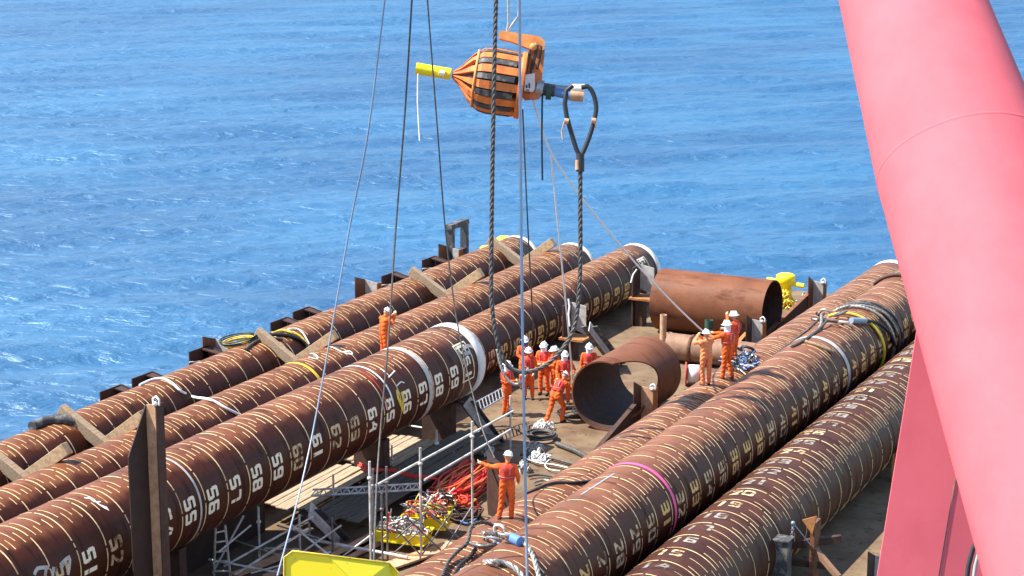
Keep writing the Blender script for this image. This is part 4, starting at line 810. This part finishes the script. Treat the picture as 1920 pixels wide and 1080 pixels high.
# ---------------------------------------------------------------- people
def capsule(b, a, c, ra, rc, mi, n=12):
    a = Vector(a); c = Vector(c); d = c - a; L = d.length
    if L < 1e-5: return b.ball(a, ra, n, mi)
    d.normalize(); pts = []; rs = []
    for t_ in (-1, -.85, -.5): pts.append(a + d * ra * t_); rs.append(ra * math.sqrt(max(1 - t_ * t_, .0009)))
    for i in range(5): pts.append(a + d * L * i / 4); rs.append(ra + (rc - ra) * i / 4)
    for t_ in (.5, .85, 1): pts.append(c + d * rc * t_); rs.append(rc * math.sqrt(max(1 - t_ * t_, .0009)))
    b.tube(pts, rs, n, mi)
def person(loc, rz, label, J=None, suit='suit', vest='vest', hood=None, scale=1.04, look=(0, 0), helmet='helmet'):
    """one continuous body grown from tapered limbs; +y is where the person faces"""
    j = dict(pelvis=(0, 0, .96), waist=(0, 0, 1.12), chest=(0, .0, 1.34), neck=(0, .0, 1.50), head=(0, .02, 1.65),
             sl=(-.19, 0, 1.43), el=(-.26, .0, 1.16), wl=(-.27, .08, .92), sr=(.19, 0, 1.43), er=(.26, .0, 1.16), wr=(.27, .08, .92),
             hl=(-.10, 0, .93), kl=(-.12, .02, .5), al=(-.13, -.02, .09), hr=(.10, 0, .93), kr=(.12, .02, .5), ar=(.13, -.02, .09))
    if J: j.update(J)
    V = {k: Vector(v) for k, v in j.items()}; b = MB(); prims = []
    def cap(a, c, ra, rc, m): capsule(b, a, c, ra, rc, 0); prims.append((Vector(a), Vector(c), (ra + rc) / 2, m))
    up = (V['neck'] - V['pelvis']).normalized(); fw = Vector((0, 1, 0)); fw = (fw - up * fw.dot(up)).normalized()
    right = (V['sr'] - V['sl']).normalized()
    for s_ in (-1, 1):
        cap(V['pelvis'] + right * .07 * s_, V['waist'] + right * .07 * s_, .125, .115, 0); cap(V['waist'] + right * .07 * s_, V['chest'] + right * .08 * s_, .115, .135, 0)
    cap(V['chest'] + right * -.1 + up * .02, V['chest'] + right * .1 + up * .02, .125, .125, 0); cap(V['sl'], V['sr'], .075, .075, 0)
    cap(V['chest'] + up * .1, V['neck'], .09, .062, 0); cap(V['neck'] - up * .02, V['head'] - up * .06, .056, .054, 1)
    hd = V['head']; hu = (hd - V['neck']).normalized(); hf = Matrix.Rotation(look[0], 3, hu) @ (fw - hu * fw.dot(hu)).normalized(); hr_ = hf.cross(hu).normalized()
    cap(hd + hu * .03 - hf * .015, hd + hu * .035 + hf * .02, .095, .088, 1); cap(hd - hu * .05 + hf * .02, hd + hf * .03, .068, .078, 1)
    cap(hd - hu * .02 + hf * .105, hd + hu * .02 + hf * .095, .017, .012, 1)                      # nose
    for s_ in (-1, 1):
        cap(hd + hr_ * .09 * s_ + hu * .0, hd + hr_ * .092 * s_ + hu * .035, .016, .018, 1)      # ears
        cap(hd + hr_ * .034 * s_ + hf * .094 + hu * .028, hd + hr_ * .036 * s_ + hf * .094 + hu * .028, .013, .013, 2)
    cap(hd - hu * .058 + hf * .088 - hr_ * .02, hd - hu * .058 + hf * .088 + hr_ * .02, .009, .009, 2)
    for s_, a, c, e in (('l', 'sl', 'el', 'wl'), ('r', 'sr', 'er', 'wr')):
        cap(V[a], V[c], .075, .06, 0); cap(V[c], V[e], .06, .045, 0)
        d = (V[e] - V[c]).normalized(); side = Vector((1 if s_ == 'l' else -1, 0, 0)); side = (side - d * side.dot(d)).normalized(); nn = d.cross(side).normalized()
        cap(V[e], V[e] + d * .07, .038, .042, 3)
        for q, L in zip((-.033, -.011, .011, .033), (.065, .08, .075, .058)):
            p0 = V[e] + d * .085 + nn * q; p1 = p0 + d * L * .55 + side * .01; p2 = p1 + d * L * .35 + side * L * .5; cap(p0, p1, .0105, .010, 3); cap(p1, p2, .010, .0085, 3)
        p0 = V[e] + d * .045 + nn * .04; cap(p0, p0 + (d + nn * .7 + side * .6).normalized() * .06, .013, .010, 3)
    for h, k, a in (('hl', 'kl', 'al'), ('hr', 'kr', 'ar')):
        cap(V[h], V[k], .108, .078, 0); cap(V[k], V[a] + Vector((0, 0, .05)), .078, .07, 0); cap(V[a] + Vector((0, -.02, -.035)), V[a] + Vector((0, .16, -.045)), .052, .042, 4); cap(V[a], V[a] + Vector((0, 0, .06)), .058, .058, 4)
    tmp = b.build('tmp', M[suit]); md = tmp.modifiers.new('r', 'REMESH'); md.mode = 'VOXEL'; md.voxel_size = .0125; md.use_smooth_shade = True
    dg = bpy.context.evaluated_depsgraph_get(); me = bpy.data.meshes.new_from_object(tmp.evaluated_get(dg)); bpy.data.objects.remove(tmp)
    n = len(me.polygons); ce = np.empty(n * 3); me.polygons.foreach_get('center', ce); ce = ce.reshape(-1, 3); best = np.full(n, 9e9); mi = np.zeros(n, np.int32)
    for a, c, r, m in prims:
        a = np.array(a); c = np.array(c); d = c - a; L = d @ d; t_ = np.clip(((ce - a) @ d) / max(L, 1e-9), 0, 1); ds = np.linalg.norm(ce - a - t_[:, None] * d, axis=1) - r
        s_ = ds < best; best[s_] = ds[s_]; mi[s_] = m
    me.materials.clear()
    for m in (suit, 'skin', 'eye', 'glove', 'boot'): me.materials.append(M[m])
    me.polygons.foreach_set('material_index', mi); me.polygons.foreach_set('use_smooth', np.ones(n, bool)); me.update()
    # soft folds in the cloth
    co = np.empty(len(me.vertices) * 3); me.vertices.foreach_get('co', co); co = co.reshape(-1, 3); no = np.array([v.normal[:] for v in me.vertices])
    ff = np.sin(co[:, 2] * 46 + np.sin(co[:, 0] * 17) * 2.5 + np.sin(co[:, 1] * 15) * 2) * .006; msk = (co[:, 2] < 1.45) & (co[:, 2] > .15)
    co += no * (ff * msk)[:, None]; me.vertices.foreach_set('co', co.ravel()); me.update()
    o = bpy.data.objects.new('person', me); C.objects.link(o); tag(o, label, 'person')
    def child(bb, name, m):
        c = bb.build(name, M[m]); c.parent = o; return c
    T = Matrix((hr_, hf, hu)).transposed(); hb = MB(); vs = []; fs = []; nn_ = 20; hc = hd + hu * .055
    rows = [(0, 1.0), (.35, .96), (.65, .82), (.88, .55), (1.0, .0)]
    for h, r in [(-.02, 1.22), (.0, 1.0)] + rows[1:]:
        for i in range(nn_):
            a = 2 * math.pi * i / nn_; ex = 1.16 + (.22 if h < -.01 and math.sin(a) > .3 else 0) * math.sin(a)
            vs.append(hc + T @ Vector((math.cos(a) * .115 * r, math.sin(a) * .122 * r * ex, h * .125)))
    for i in range(len(vs) // nn_ - 1): fs += [(i * nn_ + q, i * nn_ + (q + 1) % nn_, (i + 1) * nn_ + (q + 1) % nn_, (i + 1) * nn_ + q) for q in range(nn_)]
    hb.add(vs, fs, 0, True); hb.beam(hc + T @ Vector((0, -.1, .095)), hc + T @ Vector((0, .1, .1)), .02, .07, up=tuple(hu)); child(hb, 'helmet', helmet)
    if hood:
        nb = MB(); vs = []; nn_ = 18
        for q, (h, r, fwd) in enumerate(((.05, .108, 0), (-.02, .112, .004), (-.08, .10, .012), (-.14, .095, .01), (-.19, .13, .0), (-.24, .17, -.01))):
            for i in range(nn_):
                a = math.pi * 2 * i / nn_; sq = 1.0 if q < 4 else .8
                if q == 0 and math.sin(a) > .3: hh = -.01
                else: hh = h
                vs.append(hd + hr_ * math.cos(a) * r + hf * (math.sin(a) * r * sq + fwd) + hu * hh)
        nb.add(vs, [(i * nn_ + q, i * nn_ + (q + 1) % nn_, (i + 1) * nn_ + (q + 1) % nn_, (i + 1) * nn_ + q) for i in range(5) for q in range(nn_)], 0, True); child(nb, 'neck_cloth', hood)
    if vest:
        vb = MB(); vs = []; nn_ = 24; secs = [(-.02, .195, .165), (.06, .2, .17), (.16, .205, .172), (.24, .215, .172), (.32, .22, .165), (.385, .17, .13), (.41, .12, .1)]
        L = (V['neck'] - V['waist'])
        for h, rx, ry in secs:
            c = V['waist'] + L * (h / .40) * .97
            for i in range(nn_): a = 2 * math.pi * i / nn_; vs.append(c + right * (math.cos(a) * rx) + fw * (math.sin(a) * ry + .012 * math.cos(5 * a)))
        vb.add(vs, [(i * nn_ + q, i * nn_ + (q + 1) % nn_, (i + 1) * nn_ + (q + 1) % nn_, (i + 1) * nn_ + q) for i in range(len(secs) - 1) for q in range(nn_)], 0, True); child(vb, 'vest', vest)
        sb = MB()
        for s_ in (-1, 1):
            for fs_ in (-1, 1):
                c = V['waist'] + L * .55; sb.beam(c + right * .08 * s_ + fw * .183 * fs_ - up * .08, c + right * .08 * s_ + fw * .186 * fs_ + up * .1, .03, .012, up=tuple(fw))
        c = V['waist'] + L * .15
        sb.tube([c + right * math.cos(a) * .208 + fw * math.sin(a) * .178 for a in [k * math.pi / 10 for k in range(20)]], .012, 6, closed=True); child(sb, 'webbing', 'stripe')
    o.location = loc; o.rotation_euler = (0, 0, R_(rz)); o.scale = (scale,) * 3
    return o
yaw = 26.8
def foot(k, x, y): p = onp(k, x, y); return Vector((p.x, p.y, p.z))
# man on the pile, back to the camera, left arm holding the wire
person(foot('F', 951, 972) + Vector((0, 0, -.03)), yaw - 4, 'man in orange with his back turned, standing on the right stack',
       dict(el=(-.42, .12, 1.36), wl=(-.66, .22, 1.42), er=(.28, -.02, 1.15), wr=(.27, .16, .98), kl=(-.14, .03, .5), al=(-.2, -.02, .07), kr=(.12, .02, .5), ar=(.1, .04, .07), head=(.02, .04, 1.65)), scale=1.0)
# two men hauling
person(foot('F', 1323, 722) + Vector((0, 0, -.02)), yaw + 20, 'front man of the two hauling the white line, faded coverall, standing on the pile',
       dict(el=(-.32, .2, 1.38), wl=(-.12, .36, 1.56), er=(.26, .24, 1.3), wr=(-.02, .40, 1.5), chest=(0, .04, 1.34), al=(-.1, -.02, .07), ar=(.12, .04, .07)), suit='suitp', vest=None, scale=1.0, hood=None)
person(foot('F', 1352, 714) + Vector((.05, .35, -.02)), yaw + 50, 'rear man of the two hauling the white line, arms reaching forward',
       dict(el=(-.28, .28, 1.3), wl=(-.16, .54, 1.3), er=(.26, .26, 1.34), wr=(.1, .54, 1.34), chest=(0, -.02, 1.34), al=(-.12, .06, .07), ar=(.14, -.1, .07)), hood='cloth', scale=1.05)
o_ = foot('F', 1362, 700)
person((o_.x - .1, o_.y + .9, o_.z - .02), yaw + 60, 'man half hidden behind the two hauling the white line', dict(el=(-.3, .1, 1.52), wl=(-.1, .22, 1.7), er=(.28, .2, 1.25), wr=(.1, .4, 1.2)), scale=1.02)
# worker between the left piles
pw = onz(719, 580, 4.02); person((pw.x, pw.y, 2.2), yaw - 62, 'worker in orange standing between the left piles behind a thin wire',
       dict(el=(-.22, .18, 1.3), wl=(-.1, .36, 1.5), er=(.22, .2, 1.3), wr=(.05, .38, 1.55), head=(0, .1, 1.62), chest=(0, .04, 1.34)), suit='suit', vest=None, scale=1.04)
# group on deck
person(onz(950, 778), yaw - 120, 'worker in white hood at the left of the group holding the pale rope loop',
       dict(el=(-.26, .1, 1.16), wl=(-.1, .32, 1.16), er=(.26, .12, 1.18), wr=(.06, .34, 1.2)), hood='cloth', suit='suit', scale=1.05)
person(onz(984, 728), 180 + yaw + 5, 'worker with blue neck cloth at the back left of the group', dict(el=(-.24, .1, 1.2), wl=(-.1, .22, 1.1), er=(.24, .1, 1.2), wr=(.1, .22, 1.1)), hood='bluec', scale=1.05)
person(onz(991, 748), 180 + yaw - 5, 'worker facing the camera with crossed harness straps beside the blue grey wire', dict(el=(-.27, .08, 1.16), wl=(-.2, .22, .98), er=(.27, .05, 1.16), wr=(.24, .18, .95)), scale=1.03)
person(onz(1020, 740), 180 + yaw - 25, 'worker with white face cloth in the middle of the group, hands together', dict(el=(-.26, .12, 1.18), wl=(-.05, .3, 1.14), er=(.26, .12, 1.18), wr=(.05, .3, 1.12)), hood='cloth', scale=1.06)
person(onz(1040, 745), 180 + yaw - 70, 'worker in profile behind the curve of the heavy sling', dict(el=(-.24, .14, 1.2), wl=(-.1, .34, 1.2), er=(.24, .14, 1.2), wr=(.08, .34, 1.2)), scale=1.02)
person(onz(1058, 757), 180 + yaw + 10, 'worker behind the stooping man, hand on the vertical white line', dict(el=(-.3, .14, 1.2), wl=(-.22, .36, 1.14), er=(.27, .08, 1.14), wr=(.3, .26, .98)), hood='cloth', scale=1.05)
person(onz(1104, 742), 180 + yaw, 'worker standing alone left of the notched pipe, arms at his sides', dict(al=(-.1, .02, .07), ar=(.16, .0, .07)), hood='cloth', scale=1.05)
# stooping / striding worker seen from behind
person(onz(1044, 792) , yaw - 40, 'stooping worker striding to the right in front of the group',
       dict(pelvis=(0, -.06, .90), waist=(0, .02, 1.04), chest=(0, .17, 1.22), neck=(0, .27, 1.35), head=(0, .38, 1.44), sl=(-.19, .2, 1.30), sr=(.19, .2, 1.30), el=(-.24, .36, 1.08), wl=(-.14, .6, 1.12), er=(.24, .38, 1.08), wr=(.16, .62, 1.1),
            hl=(-.10, -.06, .88), kl=(-.13, -.14, .48), al=(-.15, -.34, .08), hr=(.10, -.05, .88), kr=(.13, .2, .52), ar=(.13, .1, .07)), scale=1.05)
